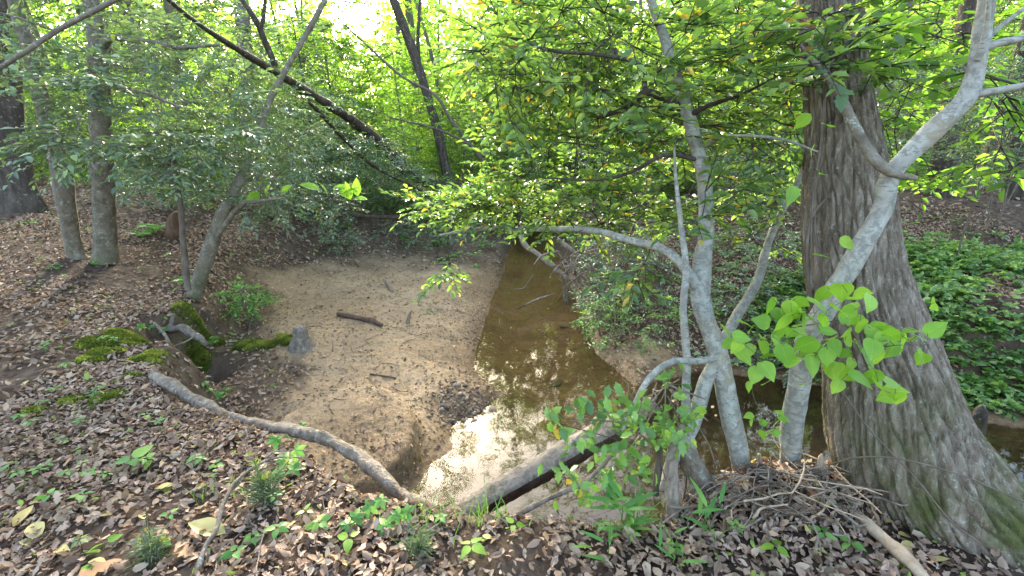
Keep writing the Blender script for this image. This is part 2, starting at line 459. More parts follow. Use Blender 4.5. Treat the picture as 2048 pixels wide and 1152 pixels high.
mud = np.maximum(sstep(1.2, 1.6, XX), sstep(4.3, 3.4, YY + .5 * patch) * sstep(-.35, .2, XX))
mud = np.maximum(mud, .35 * sstep(.1, .25, fbm(XX, YY, .5, 4, 133)))
sandm = np.where(DW > 0, .9 - .85 * mud, sandm)
wetm = np.maximum(sstep(-.32, -.02, DW + .08 * patch), .7 * sstep(.05, .2, fbm(XX, YY, .6, 4, 95)) * sstep(-.9, -.3, DW))
wetm = np.where(DW > 0, .45, wetm)
ny, nx = XX.shape
idx = np.arange(nx * ny).reshape(ny, nx)
Q = np.stack([idx[:-1, :-1], idx[:-1, 1:], idx[1:, 1:], idx[1:, :-1]], -1).reshape(-1, 4)
cW = (DW[:-1, :-1] > 0).ravel() & (np.abs(YY[:-1, :-1]) < 30).ravel()
cS = (~cW) & (sandm[:-1, :-1] > .5).ravel() & (SS[:-1, :-1] > .5).ravel()
allV = np.stack([XX, YY, ZZ], -1).reshape(-1, 3)
def ground_piece(name, sel):
    q = Q[sel]; used = np.unique(q); mp = np.full(nx * ny, -1); mp[used] = np.arange(len(used))
    me = make_mesh(name, allV[used], [mp[q]], M['ground'], smooth=True,
                   vattr={k: a.ravel()[used] for k, a in (('sand', sandm), ('wet', wetm), ('moss', mossm), ('dirt', dirtm))})
    o = link(name, me, kind='structure'); return o
tag(ground_piece("forest_floor", ~(cW | cS)), "leaf littered forest floor along both creek banks", "ground")
tag(ground_piece("sandbar", cS), "bare tan sandbar on the inside bend of the creek", "sandbar")
tag(ground_piece("creek_bed", cW), "sandy brown bed under the shallow creek water", "creek bed")
wx = axis(-1.4, 3.0, .08, (-2, 14), 1.1); wy = axis(1.0, 8, .08, (.9, 32), 1.1)
wX, wY = np.meshgrid(wx, wy); wi = np.arange(wX.size).reshape(wX.shape)
wq = np.stack([wi[:-1, :-1], wi[:-1, 1:], wi[1:, 1:], wi[1:, :-1]], -1).reshape(-1, 4)
wcen = np.stack([wX[:-1, :-1].ravel() + .05, wY[:-1, :-1].ravel() + .05], -1)
wd, _ = poly_sdf(WATER, wcen[:, 0], wcen[:, 1])
wq = wq[wd > -.5]
tag(link("creek_water", make_mesh("creek_water", np.stack([wX.ravel(), wY.ravel(), np.full(wX.size, ZW)], -1), [wq], M['water'], smooth=True), kind='structure'),
    "clear shallow brown creek water winding between the banks", "creek")

# ------------------------------------------------------------------ geometry batches
class Batch:
    def __init__(s): s.V = []; s.F3 = []; s.F4 = []; s.R3 = []; s.R4 = []; s.n = 0
    def add(s, V, F, r=0.):
        F = np.asarray(F); V = np.asarray(V, float).reshape(-1, 3)
        rr = np.broadcast_to(np.asarray(r, float), (len(F),))
        (s.F3 if F.shape[1] == 3 else s.F4).append(F + s.n); (s.R3 if F.shape[1] == 3 else s.R4).append(rr)
        s.V.append(V); s.n += len(V)
    def mesh(s, name, mats, smooth=False):
        fs, rs = [], []
        if s.F3: fs.append(np.concatenate(s.F3)); rs.append(np.concatenate(s.R3))
        if s.F4: fs.append(np.concatenate(s.F4)); rs.append(np.concatenate(s.R4))
        return make_mesh(name, np.concatenate(s.V), fs, mats, np.concatenate(rs), smooth)

def smooth_path(pts, rad, n):
    """Catmull-Rom through pts with radii, n samples"""
    p = np.asarray(pts, float); r = np.asarray(rad, float)
    d = np.concatenate([[0], np.cumsum(np.linalg.norm(np.diff(p, axis=0), axis=1))])
    t = np.linspace(0, d[-1], n)
    q = np.concatenate([[2 * p[0] - p[1]], p, [2 * p[-1] - p[-2]]])
    i = np.clip(np.searchsorted(d, t, 'right') - 1, 0, len(p) - 2)
    f = ((t - d[i]) / np.maximum(d[i + 1] - d[i], 1e-9))[:, None]
    a, b, c, e = q[i], q[i + 1], q[i + 2], q[i + 3]
    out = .5 * (2 * b + (c - a) * f + (2 * a - 5 * b + 4 * c - e) * f ** 2 + (3 * b - a - 3 * c + e) * f ** 3)
    return out, np.interp(t, d, r)

def tube(B, pts, rad, segs=8, lump=.0, seed=0, cap=True, r=0.):
    p = np.asarray(pts, float); rad = np.broadcast_to(np.asarray(rad, float), (len(p),)); n = len(p)
    T = nrm(np.gradient(p, axis=0))
    ref = np.array([0, 0, 1.]) if abs(T[0][2]) < .8 else np.array([1., 0, 0])
    X = np.zeros_like(p); x = nrm(np.cross(T[0], ref))
    for i in range(n):
        x = nrm(x - T[i] * np.dot(x, T[i])); X[i] = x
    Y = np.cross(T, X)
    th = np.arange(segs) * 2 * PI / segs
    R = rad[:, None] * np.ones(segs)
    if lump:
        s = np.concatenate([[0], np.cumsum(np.linalg.norm(np.diff(p, axis=0), axis=1))])
        k = s[:, None] / max(rad.max() * 2.2, 1e-4)
        R = R * (1 + lump * (2 * vnoise(k + 0 * th, 5 + 1.3 * np.cos(th) + 0 * k, seed) + vnoise(2.3 * k + 0 * th, 50 + 2.2 * np.sin(th + .5) + 0 * k, seed + 3)
                             + vnoise(.6 * k + 0 * th, 90 + .8 * np.sin(th) + 0 * k, seed + 5) * 1.5))
    V = p[:, None, :] + R[:, :, None] * (np.cos(th)[None, :, None] * X[:, None, :] + np.sin(th)[None, :, None] * Y[:, None, :])
    V = V.reshape(-1, 3)
    i = np.arange(n - 1)[:, None] * segs; j = np.arange(segs)[None, :]; j2 = (j + 1) % segs
    F = np.stack([i + j, i + j2, i + segs + j2, i + segs + j], -1).reshape(-1, 4)
    B.add(V, F, r)
    if cap:
        for k, fl in ((0, 1), (n - 1, 0)):
            c = p[k] + (T[k] * (-1 if k == 0 else 1)) * rad[k] * .35
            ring = V[k * segs:(k + 1) * segs]
            tri = np.stack([np.full(segs, segs), (np.arange(segs) + (1 if fl else 0)) % segs, (np.arange(segs) + (0 if fl else 1)) % segs], -1)
            B.add(np.concatenate([ring, c[None]]), tri, r)

# leaf templates: y along the leaf from the stalk, x across, z the normal
def leaf_simple(w=.46, fold=.12, curl=.10):
    V = np.array([(0, 0, 0), (-w * .48, .34, fold), (-w * .4, .68, fold * .8 - curl * .4), (0, 1, -curl), (w * .4, .68, fold * .8 - curl * .4), (w * .48, .34, fold)])
    return V, np.array([(0, 3, 2, 1), (0, 5, 4, 3)])
def leaf_fine(prof, fold=.12, curl=.15, wave=0., seed=0):
    """prof: (t, halfwidth) rows; each row is left edge, midrib, right edge"""
    rr = random.Random(seed); V = []
    for t, w in prof:
        z = -curl * t * t
        V += [(-w, t, z + fold * w * 2 + wave * rr.uniform(-1, 1)), (0, t, z), (w, t, z + fold * w * 2 + wave * rr.uniform(-1, 1))]
    F = []
    for i in range(len(prof) - 1):
        a = 3 * i
        F += [(a, a + 1, a + 4, a + 3), (a + 1, a + 2, a + 5, a + 4)]
    return np.array(V, float), np.array(F)
PROF_OVAL = [(0, .01), (.12, .14), (.35, .25), (.6, .23), (.82, .12), (1, .01)]
PROF_OVATE = [(0, .02), (.1, .22), (.3, .31), (.55, .26), (.8, .12), (1, .01)]
PROF_HEART = [(-.1, .20), (.02, .34), (.2, .44), (.42, .42), (.65, .29), (.85, .12), (1, .01)]
PROF_OAK = [(0, .02), (.12, .1), (.2, .22), (.3, .13), (.42, .34), (.52, .16), (.66, .36), (.76, .17), (.87, .18), (1, .02)]
PROF_SPINY = [(0, .01), (.15, .2), (.26, .17), (.42, .3), (.54, .22), (.7, .25), (.82, .11), (1, .01)]
PROF_BLADE = [(0, .03), (.25, .045), (.6, .04), (.85, .022), (1, .002)]
L_SIMPLE = leaf_simple(); L_NARROW = leaf_simple(.36, .06, .12); L_ROUND = leaf_simple(.62, .08, .12)

def leaves(B, tpl, O, Yd, N, S, r):
    """place a leaf template at O (n,3), pointing along Yd with normal near N, length S, colour value r"""
    O = np.asarray(O, float); n = len(O)
    if n == 0: return
    Yd = nrm(Yd); X = nrm(np.cross(Yd, N)); Z = np.cross(X, Yd)
    S = np.broadcast_to(np.asarray(S, float), (n,))[:, None, None]
    V0, F0 = tpl
    V = O[:, None, :] + S * (V0[None, :, 0:1] * X[:, None, :] + V0[None, :, 1:2] * Yd[:, None, :] + V0[None, :, 2:3] * Z[:, None, :])
    F = (F0[None] + (np.arange(n) * len(V0))[:, None, None]).reshape(-1, F0.shape[1])
    B.add(V.reshape(-1, 3), F, np.repeat(np.broadcast_to(np.asarray(r, float), (n,)), len(F0)))

def spray_frames(P0, D, L, n, phi=.95, flutter=.35, droop=.15, flat=.6, fan=3, spread=.75):
    """leaf frames on fans of twigs: returns twig start, twig tip, and per leaf O, Y, N"""
    P0 = np.asarray(P0, float); m = len(P0); D = np.asarray(D, float).copy()
    D[:, 2] *= flat; D = nrm(D + .15 * rng.normal(size=D.shape))
    up = np.array([0, 0, 1.])
    S = nrm(np.cross(D, up) + 1e-6); N = np.cross(S, D)
    ang = np.linspace(-spread, spread, fan)[None, :] + .25 * rng.normal(size=(m, fan)) if fan > 1 else np.zeros((m, 1))
    TD = nrm(np.cos(ang)[..., None] * D[:, None] + np.sin(ang)[..., None] * S[:, None] + .12 * rng.normal(size=(m, fan, 3))).reshape(-1, 3)
    TP = np.repeat(P0, fan, 0); Lt = np.repeat(np.broadcast_to(L, (m,)), fan) * rng.uniform(.6, 1.1, m * fan)
    S = nrm(np.cross(TD, up) + 1e-6); N = np.cross(S, TD)
    k = len(TP)
    t = (np.arange(n)[None] + .5 + .3 * rng.uniform(-1, 1, (k, n))) / n
    t = .12 + .88 * t
    O = TP[:, None] + TD[:, None] * (Lt[:, None] * t)[..., None]; O[..., 2] -= droop * Lt[:, None] * t ** 2
    side = np.where((np.arange(n) % 2) == 0, 1., -1.)[None] * np.ones((k, 1))
    ph = phi * rng.uniform(.7, 1.2, (k, n)); ph[:, -1] *= .2
    Y = np.cos(ph)[..., None] * TD[:, None] + (side * np.sin(ph))[..., None] * S[:, None] + .2 * rng.normal(size=(k, n, 3)) * flutter / .35
    Y[..., 2] -= droop * .8
    NN = N[:, None] + flutter * rng.normal(size=(k, n, 3))
    tip = TP + TD * Lt[:, None]; tip[:, 2] -= droop * Lt
    return TP, tip, O.reshape(-1, 3), nrm(Y).reshape(-1, 3), nrm(NN).reshape(-1, 3)

def twigs(B, A, C, r0=.003, r1=.0012):
    """three-sided twigs from A to C"""
    A = np.asarray(A, float); C = np.asarray(C, float); n = len(A)
    D = nrm(C - A); X = nrm(np.cross(D, [.13, .31, .94])); Y = np.cross(D, X)
    V = np.zeros((n, 6, 3))
    for k in range(3):
        o = math.cos(k * 2 * PI / 3) * X + math.sin(k * 2 * PI / 3) * Y
        V[:, k] = A + o * np.reshape(r0, (-1, 1)); V[:, 3 + k] = C + o * np.reshape(r1, (-1, 1))
    F0 = np.array([(0, 1, 4, 3), (1, 2, 5, 4), (2, 0, 3, 5)])
    B.add(V.reshape(-1, 3), (F0[None] + (np.arange(n) * 6)[:, None, None]).reshape(-1, 4))

def grow(B, nodes, nrad, targets, jitter=.12, rise=.0, segs=5, k_len=.0055, rmin=.003, rcap=.05, back=.0):
    """branches from the nearest skeleton node to each target, each new branch becoming skeleton; returns arrival directions"""
    nodes = np.asarray(nodes, float); nrad = np.asarray(nrad, float); targets = np.asarray(targets, float)
    d0 = np.array([np.min(np.linalg.norm(nodes - t, axis=1)) for t in targets])
    dirs = np.zeros_like(targets)
    for i in np.argsort(d0):
        t = targets[i]
        dd = np.linalg.norm(nodes - t, axis=1) + back * np.maximum(0, nodes[:, 2] - t[2])
        j = int(np.argmin(dd)); a = nodes[j]; L = np.linalg.norm(t - a)
        if L < .02:
            dirs[i] = nrm(rng.normal(size=3)); continue
        n = int(np.clip(L / .12, 3, 9))
        f = np.linspace(0, 1, n)[:, None]
        bow = np.cross(nrm(t - a), rng.normal(size=3)) * jitter * L
        pts = a * (1 - f) + t * f + bow * np.sin(PI * f) + np.array([0, 0, rise * L]) * np.sin(PI * f) + rng.normal(size=(n, 3)) * .018 * L * np.sin(PI * f)
        rb = min(rcap, nrad[j] * .8, rmin + k_len * L * 1.6); rb = max(rb, rmin)
        rr = np.linspace(rb, rmin * .8, n)
        tube(B, pts, rr, segs, cap=False)
        dirs[i] = nrm(pts[-1] - pts[-2])
        nodes = np.concatenate([nodes, pts[1:]]); nrad = np.concatenate([nrad, rr[1:]])
    return dirs

def blobs(lst):
    """(u, v, ru, rv, y0, y1, n): points in an ellipsoid of the place"""
    out = []
    for u, v, ru, rv, y0, y1, n in lst:
        n = int(n * (1.0 if y0 < 4 else 1.5))
        q = rng.normal(size=(n, 2)); q = q / np.linalg.norm(q, axis=1, keepdims=True) * np.sqrt(rng.uniform(0, 1, (n, 1)))
        out.append(P(u + q[:, 0] * ru, v + q[:, 1] * rv, rng.uniform(y0, y1, n)))
    out = np.concatenate(out)
    g = hz(out[:, 0], out[:, 1])
    return out[out[:, 2] > g + .12]

def px_path(rows, n, rscale=1.):
    """rows (u, v, y, width in photo pixels) -> smooth path with radii in metres"""
    p = np.array([P(u, v, y) for u, v, y, w in rows])
    r = np.array([.5 * w / FPX for u, v, y, w in rows]) * depth(p) * rscale / np.sqrt(1 + ((np.array([u for u, v, y, w in rows]) - 1024) / FPX) ** 2)
    return smooth_path(p, r, n)

def rel(parent, pts): return np.asarray(pts) - np.array(parent.location)

def shift(B, loc):
    B.V = [v - np.asarray(loc) for v in B.V]; return B

# ------------------------------------------------------------------ plants: shared builders
def part(name, B, mat, root, smooth=True, kind=None, label=None):
    shift(B, root.location)
    return link(name, B.mesh(name, mat, smooth), root, kind, label)

_leafmesh = {}
def leaf_mesh(tname, tpl, mat, q):
    k = (tname, mat.name, q)
    if k not in _leafmesh:
        _leafmesh[k] = make_mesh("leaf", tpl[0], [tpl[1]], mat, np.full(len(tpl[1]), q), True)
    return _leafmesh[k]

def frame_matrix(o, y, n, s):
    y = Vector(y).normalized(); x = y.cross(Vector(n)).normalized(); z = x.cross(y)
    m = Matrix((x, y, z)).transposed().to_4x4() @ Matrix.Diagonal((s, s, s, 1))
    m.translation = Vector(o)
    return m

def put_leaves(root, O, Y, N, S, R, mat, fine, tname, coarse=L_SIMPLE, n_ind=0, mass='foliage', minpx=10, name='leaf'):
    """the leaves that show largest become parts, the rest one part"""
    O = np.asarray(O, float); S = np.broadcast_to(np.asarray(S, float), (len(O),)); R = np.broadcast_to(np.asarray(R, float), (len(O),))
    ind = np.zeros(len(O), bool)
    if n_ind:
        px = np.where(infrm(O), S * FPX / np.maximum(depth(O), .3), 0)
        order = np.argsort(-px)[:n_ind]
        ind[order[px[order] > minpx]] = True
        L = np.array(root.location)
        for i in np.nonzero(ind)[0]:
            o = link(name, leaf_mesh(tname, fine, mat, round(float(R[i]) * 14) / 14), root)
            o.matrix_basis = frame_matrix(O[i] - L, Y[i], N[i], float(S[i]))
    if (~ind).any():
        B = Batch(); k = ~ind
        leaves(B, coarse, O[k], Y[k], N[k], S[k], R[k])
        part(mass, B, mat, root, smooth=False, kind='stuff')

def rleaf(n, lo, hi): return rng.uniform(lo, hi, n)

def leafy(name, label, cat, loc, stems, targets, leafmat, bark, ll=.06, n=7, fan=3, TL=.32, group=None, n_ind=0, fine=None, tname='oval', coarse=L_SIMPLE,
          flutter=.35, droop=.15, k_len=.0055, stemname='stem', phi=.95, segs=9, lump=.12, rise=.05, rmap=None, back=0., flat=.6, rcap=.05):
    """a woody plant: stems (path, radii) as parts, branches as one part, leaf sprays at the targets"""
    root = thing(name, label, cat, loc, group)
    nodes, nr = [], []
    for i, st in enumerate(stems):
        p, r = st[:2]
        B = Batch(); tube(B, p, r, segs, lump, seed=i * 7 + 1)
        part(stemname if i == 0 or r.max() > .03 else 'branch', B, M[st[2]] if len(st) > 2 else bark, root)
        nodes.append(p[1:]); nr.append(r[1:])
    if len(targets) == 0: return root
    B = Batch()
    D = grow(B, np.concatenate(nodes), np.concatenate(nr), targets, rise=rise, k_len=k_len, back=back, rcap=rcap)
    A, C, O, Y, N = spray_frames(targets, D, TL, n, phi, flutter, droop, flat, fan)
    twigs(B, A, C, .0035, .0013)
    part('branches', B, bark if bark is not M['bark_white'] else M['bark_dark'], root)
    S = ll * rng.uniform(.6, 1.2, len(O))
    R = rng.uniform(0, 1, len(O)) if rmap is None else rmap(len(O))
    put_leaves(root, O, Y, N, S, R, leafmat, fine or leaf_fine(PROF_OVAL), tname, coarse, n_ind)
    return root

FINE_OVAL = leaf_fine(PROF_OVAL, .15, .14); FINE_SPINY = leaf_fine(PROF_SPINY, .18, .12, .03, 3)
FINE_HEART = leaf_fine(PROF_HEART, .06, .16, .02, 5); FINE_OVATE = leaf_fine(PROF_OVATE, .1, .2, .01, 6)

# ------------------------------------------------------------------ the big furrowed trunk at the right
def big_trunk():
    rows = [(1965, 1180, 1.86, 500), (1915, 1080, 1.87, 445), (1868, 994, 1.9, 375), (1797, 880, 1.98, 318), (1757, 720, 2.1, 258), (1712, 560, 2.22, 212), (1695, 400, 2.33, 186),
            (1682, 250, 2.44, 148), (1668, 100, 2.55, 136), (1640, -200, 2.75, 122), (1600, -700, 3.1, 112), (1560, -1300, 3.5, 100)]
    n, segs = 520, 300
    p, r = px_path(rows, n)
    root = thing("oak_tree", "big furrowed grey trunk with a mossy flared foot at the right", "tree", (p[60][0], p[60][1], 0))
    T = nrm(np.gradient(p, axis=0)); X = nrm(np.cross(T, np.array([0, 1., 0]))); Y = np.cross(T, X)
    th = np.arange(segs) * 2 * PI / segs
    s = np.concatenate([[0], np.cumsum(np.linalg.norm(np.diff(p, axis=0), axis=1))])[:, None]
    c, sn = np.cos(th)[None], np.sin(th)[None]
    # cross-linked ridges running up the stem
    warp = 1.1 * (vnoise(s * 2.4 + 0 * c, 3 * c + 9, 3) + vnoise(s * 2.4 + 0 * c, 3 * sn + 31, 4)) + .55 * (vnoise(s * 7 + 0 * c, 6 * c + 5, 7) + vnoise(s * 7 + 0 * c, 6 * sn + 3, 8))
    w2 = vnoise(s * 3.1 + 0 * c, 4 * c + 19, 23) + vnoise(s * 3.1 + 0 * c, 4 * sn + 41, 24)
    g1 = sstep(.02, .5, np.abs(np.sin(15 * th[None] + 6.5 * s + 3.0 * warp)))
    g2 = sstep(.02, .5, np.abs(np.sin(15 * th[None] - 6.5 * s + 3.0 * w2 + 1)))
    hgt = np.minimum(g1, g2) * (.8 + .5 * vnoise(s * 6 + 0 * c, th[None] * 9, 12)) + .3 * vnoise(s * 38 + 0 * c, th[None] * 24, 13) + .2 * vnoise(s * 90 + 0 * c, th[None] * 45, 14)
    flare = sstep(.9, 0., s) * (.13 * np.cos(3 * th[None] + .6) + .09 * np.cos(5 * th[None] + 2))
    R = r[:, None] * (1 + flare) + .019 * (hgt - .8) * np.sqrt(r[:, None] / .22) + .02 * vnoise(s * 1.4 + 0 * c, 2 * c + 2 * sn, 21)
    V = p[:, None] + R[..., None] * (c[..., None] * X[:, None] + sn[..., None] * Y[:, None])
    B = Batch()
    i = np.arange(n - 1)[:, None] * segs; j = np.arange(segs)[None]; j2 = (j + 1) % segs
    B.add(V.reshape(-1, 3), np.stack([i + j, i + j2, i + segs + j2, i + segs + j], -1).reshape(-1, 4))
    part("trunk", B, M['bark_big'], root)
    top = p[-1]
    # high boughs and crown, above the picture
    bo = Batch(); tg = top + rng.normal(size=(70, 3)) * np.array([2.6, 2.6, 1.5]) + np.array([0, .8, 1.8])
    D = grow(bo, p[-120:], r[-120:], tg, rise=.1, k_len=.012, rmin=.008)
    part("branches", bo, M['bark_grey'], root)
    A, C, O, Yd, N = spray_frames(tg, D, .7, 6, fan=4)
    put_leaves(root, O, Yd, N, .13 * rng.uniform(.7, 1.2, len(O)), rng.uniform(0, 1, len(O)), M['deciduous'], FINE_OVAL, 'oval')
    return p, r
TRUNK_P, TRUNK_R = big_trunk()

# climbing bare vines on the big trunk
def vine(label, rows, name="vine", mat='twig', seg=6):
    p, r = px_path(rows, 40)
    B = Batch(); tube(B, p, r, seg, .1, 3)
    o = link(name, shift(B, p[0]).mesh(name, M[mat], True)); o.location = p[0]
    return tag(o, label, "vine")
vine("thin pale vine climbing the left edge of the big furrowed trunk", [(1625, 620, 1.93, 6), (1614, 520, 1.98, 6), (1622, 440, 2.02, 6), (1648, 402, 2.05, 5), (1660, 395, 2.05, 4)])
vine("thin bare vine looping beside the first one on the trunk", [(1665, 600, 1.9, 5), (1645, 560, 1.92, 5), (1632, 480, 1.98, 5), (1630, 380, 2.08, 5), (1645, 300, 2.15, 4), (1640, 200, 2.2, 4)])
vine("long thin stem slanting down across the face of the big trunk", [(1690, 790, 1.72, 4), (1740, 860, 1.66, 4), (1830, 955, 1.55, 4), (1900, 1040, 1.42, 5), (1965, 1090, 1.35, 5)])
vine("bare bramble stem arching over the trunk's foot to the right", [(1655, 930, 1.75, 5), (1720, 915, 1.6, 5), (1800, 918, 1.5, 5), (1920, 950, 1.42, 5), (2050, 1005, 1.36, 5)])

# ------------------------------------------------------------------ white-barked stems
def pp(rows, n=40): return px_path(rows, n)
stA = pp([(1488, 1010, 2.08, 54), (1482, 930, 2.08, 50), (1462, 830, 2.12, 48), (1436, 710, 2.2, 47), (1405, 620, 2.28, 46), (1402, 560, 2.32, 46), (1412, 470, 2.4, 38), (1412, 390, 2.46, 35), (1395, 300, 2.52, 32),
          (1370, 210, 2.58, 30), (1340, 110, 2.66, 26), (1305, 10, 2.74, 22), (1270, -120, 2.85, 16), (1250, -240, 2.95, 8)], 80)
stA = (stA[0], stA[1] * 0.86)
stFork = pp([(1400, 585, 2.32, 40), (1376, 545, 2.3, 26), (1330, 500, 2.42, 20), (1250, 478, 2.65, 17), (1180, 460, 2.9, 15), (1080, 458, 3.2, 12), (960, 458, 3.6, 9), (880, 470, 3.8, 5)], 50)
stFork = (stFork[0], stFork[1] * 0.90)
stE = pp([(1440, 705, 2.2, 36), (1410, 770, 2.15, 36), (1385, 850, 2.1, 34), (1350, 910, 2.05, 32), (1330, 980, 2.0, 30)], 24)
stE = (stE[0], stE[1] * 0.88)
stC = pp([(1370, 900, 2.12, 26), (1420, 745, 2.3, 26), (1470, 640, 2.45, 26), (1515, 560, 2.6, 24), (1535, 490, 2.7, 20), (1560, 430, 2.8, 18), (1605, 345, 2.95, 16), (1630, 290, 3.05, 12), (1660, 180, 3.2, 8)], 50)
stC = (stC[0], stC[1] * 0.85)
stD = pp([(1385, 900, 2.05, 20), (1372, 800, 2.1, 20), (1374, 720, 2.15, 20), (1366, 620, 2.2, 18), (1372, 540, 2.24, 17), (1362, 450, 2.28, 13), (1352, 360, 2.34, 9), (1348, 295, 2.38, 6)], 46)
stD = (stD[0], stD[1] * 0.85)
brF = pp([(1440, 712, 2.18, 16), (1400, 722, 2.14, 15), (1345, 724, 2.06, 14), (1305, 750, 2.0, 13), (1275, 795, 1.95, 10), (1245, 860, 1.92, 6)], 30)
brG = pp([(1365, 215, 2.58, 16), (1325, 195, 2.6, 16), (1290, 185, 2.62, 14), (1255, 215, 2.65, 12), (1195, 235, 2.7, 8)], 20)
brH = pp([(1372, 235, 2.56, 14), (1420, 210, 2.5, 10), (1480, 190, 2.45, 7), (1560, 150, 2.4, 4)], 20)
brI = pp([(1398, 320, 2.5, 10), (1330, 310, 2.5, 9), (1260, 345, 2.55, 7), (1190, 360, 2.6, 5), (1080, 355, 2.7, 3)], 20)
brJ = pp([(1290, 185, 2.62, 12), (1280, 130, 2.6, 9), (1200, 110, 2.6, 7), (1100, 100, 2.6, 6), (980, 60, 2.6, 4)], 24)
brK = pp([(1640, 305, 2.3, 4), (1560, 278, 2.35, 7), (1460, 272, 2.42, 7), (1412, 290, 2.5, 8)], 20)
holly_t = blobs([(1250, 130, 320, 170, 2.3, 4.2, 190), (1080, 90, 150, 120, 2.4, 3.8, 80), (1500, 110, 240, 140, 2.2, 4.0, 105), (1150, 290, 190, 130, 2.8, 4.4, 90),
                 (1420, 300, 190, 130, 2.7, 4.5, 55), (1000, 418, 160, 34, 3.1, 4.2, 60), (1190, 425, 180, 45, 2.7, 3.6, 60), (920, 405, 100, 26, 3.5, 4.1, 34), (1680, 90, 100, 90, 1.95, 2.2, 12), (1440, 410, 60, 60, 2.2, 2.6, 10),
                 (900, 545, 45, 30, 3.5, 3.8, 4), (1300, -170, 420, 130, 2.3, 4.2, 70), (1290, 530, 60, 30, 2.3, 2.7, 5)])
hi = rng.uniform(size=(70, 3)) * [2.9, 3.2, 1.7] + [-.1, 3.4, 0]
hi[:, 2] += CAMZ + .31 * hi[:, 1] + .15                      # added upper crown, unseen, screens bright sky from the water
hi2 = rng.uniform(size=(120, 3)) * [2.3, 1.9, 2.2] + [-.1, 2.7, 3.5]  # more added crown overhead, unseen, keeps the pool's reflection dark
holly_t = np.concatenate([holly_t, hi, hi2])
hb = G(1482, 950)
leafy("holly_tree", "white barked forked holly leaning over the creek under yellow green leaves", "tree", hb,
      [stA, stFork, stE, stD, brF, brG + ('bark_dark',), brH + ('bark_dark',), brI + ('bark_dark',), brJ + ('bark_dark',)], holly_t, M['holly'], M['bark_white'], ll=.061, n=9, TL=.25, n_ind=300, fine=FINE_SPINY, tname='spiny', flutter=.45, droop=.08, segs=12)
leafy("holly_sapling", "slender pale stem slanting up behind the forked holly towards the big trunk", "tree", G(1375, 880), [stC, brK],
      blobs([(1620, 250, 90, 120, 2.8, 3.4, 16), (1530, 480, 50, 40, 2.6, 2.8, 4), (1500, 290, 80, 60, 2.3, 2.8, 6)]), M['holly'], M['bark_white'], ll=.055, n=6, TL=.2, segs=10, flutter=.45)

stB = pp([(1572, 1010, 2.1, 50), (1578, 930, 2.08, 48), (1592, 800, 2.0, 50), (1612, 690, 1.93, 54), (1660, 600, 1.88, 52), (1720, 500, 1.86, 50), (1765, 420, 1.86, 50), (1780, 352, 1.86, 46), (1850, 276, 1.84, 52),
          (1930, 195, 1.82, 54), (1958, 110, 1.82, 48), (1972, 0, 1.82, 44), (1985, -150, 1.82, 36), (2000, -320, 1.82, 24)], 90)
stB = (stB[0], stB[1] * 0.92)
bB1 = pp([(1832, 356, 1.83, 12), (1800, 352, 1.83, 20), (1770, 338, 1.84, 24), (1735, 300, 1.9, 24), (1700, 235, 1.96, 22), (1680, 190, 2.0, 20), (1650, 150, 2.06, 14), (1600, 90, 2.15, 8)], 30)
bB2 = pp([(1935, 190, 1.82, 26), (1990, 182, 1.8, 20), (2060, 168, 1.78, 18), (2200, 130, 1.75, 12)], 20)
bB3 = pp([(1955, 105, 1.82, 26), (1990, 88, 1.8, 22), (2060, 74, 1.78, 20), (2200, 40, 1.75, 14)], 20)
bB4 = pp([(1962, 90, 1.82, 18), (1998, 55, 1.82, 14), (2050, 15, 1.82, 12), (2140, -60, 1.82, 8)], 20)
bB5 = pp([(1955, 120, 1.8, 14), (1972, 60, 1.78, 14), (1978, 0, 1.76, 12), (1990, -100, 1.74, 8)], 16)
lt_hi = rng.uniform(size=(60, 3)) * [2.2, 1.8, 1.8] + [2.0, 2.2, 3.4]
leafy("leaning_tree", "smooth pale tree curving across the big trunk to the top right corner", "tree", G(1578, 950), [stB, bB1 + ('bark_grey',), bB2, bB3, bB4, bB5],
      np.concatenate([lt_hi, blobs([(1900, 60, 170, 120, 2.0, 3.0, 26), (1760, 150, 160, 110, 2.3, 3.2, 36), (2000, 260, 80, 90, 2.0, 3.0, 12), (1850, 330, 100, 50, 2.4, 3.2, 10), (1900, -150, 250, 100, 2, 3, 26)])]), M['deciduous'], M['bark_white'],
      ll=.06, n=6, TL=.22, segs=14, n_ind=60, fine=FINE_OVAL, flutter=.4)

# ------------------------------------------------------------------ left side
yl = float(G(205, 522)[1])
s1 = pp([(172, 545, yl, 56), (150, 500, yl, 46), (136, 430, yl - .1, 43), (118, 330, yl - .2, 42), (85, 200, yl - .3, 38), (50, 80, yl - .4, 34), (15, -60, yl - .5, 30), (-40, -250, yl - .7, 20)], 50)
s2 = pp([(205, 555, yl, 66), (208, 500, yl, 52), (207, 430, yl, 48), (207, 330, yl - .05, 46), (197, 200, yl - .1, 44), (196, 100, yl - .2, 40), (182, 0, yl - .2, 36), (150, -150, yl - .3, 28), (120, -300, yl - .4, 18)], 50)
s3 = pp([(200, 95, yl - .2, 30), (225, 75, yl - .25, 20), (290, 82, yl - .3, 14), (360, 95, yl - .3, 10), (440, 90, yl - .3, 5)], 20)
s4 = pp([(200, 150, yl - .15, 16), (250, 180, yl - .4, 12), (300, 190, yl - .8, 9), (360, 215, yl - 1.2, 6)], 18)
k = yl
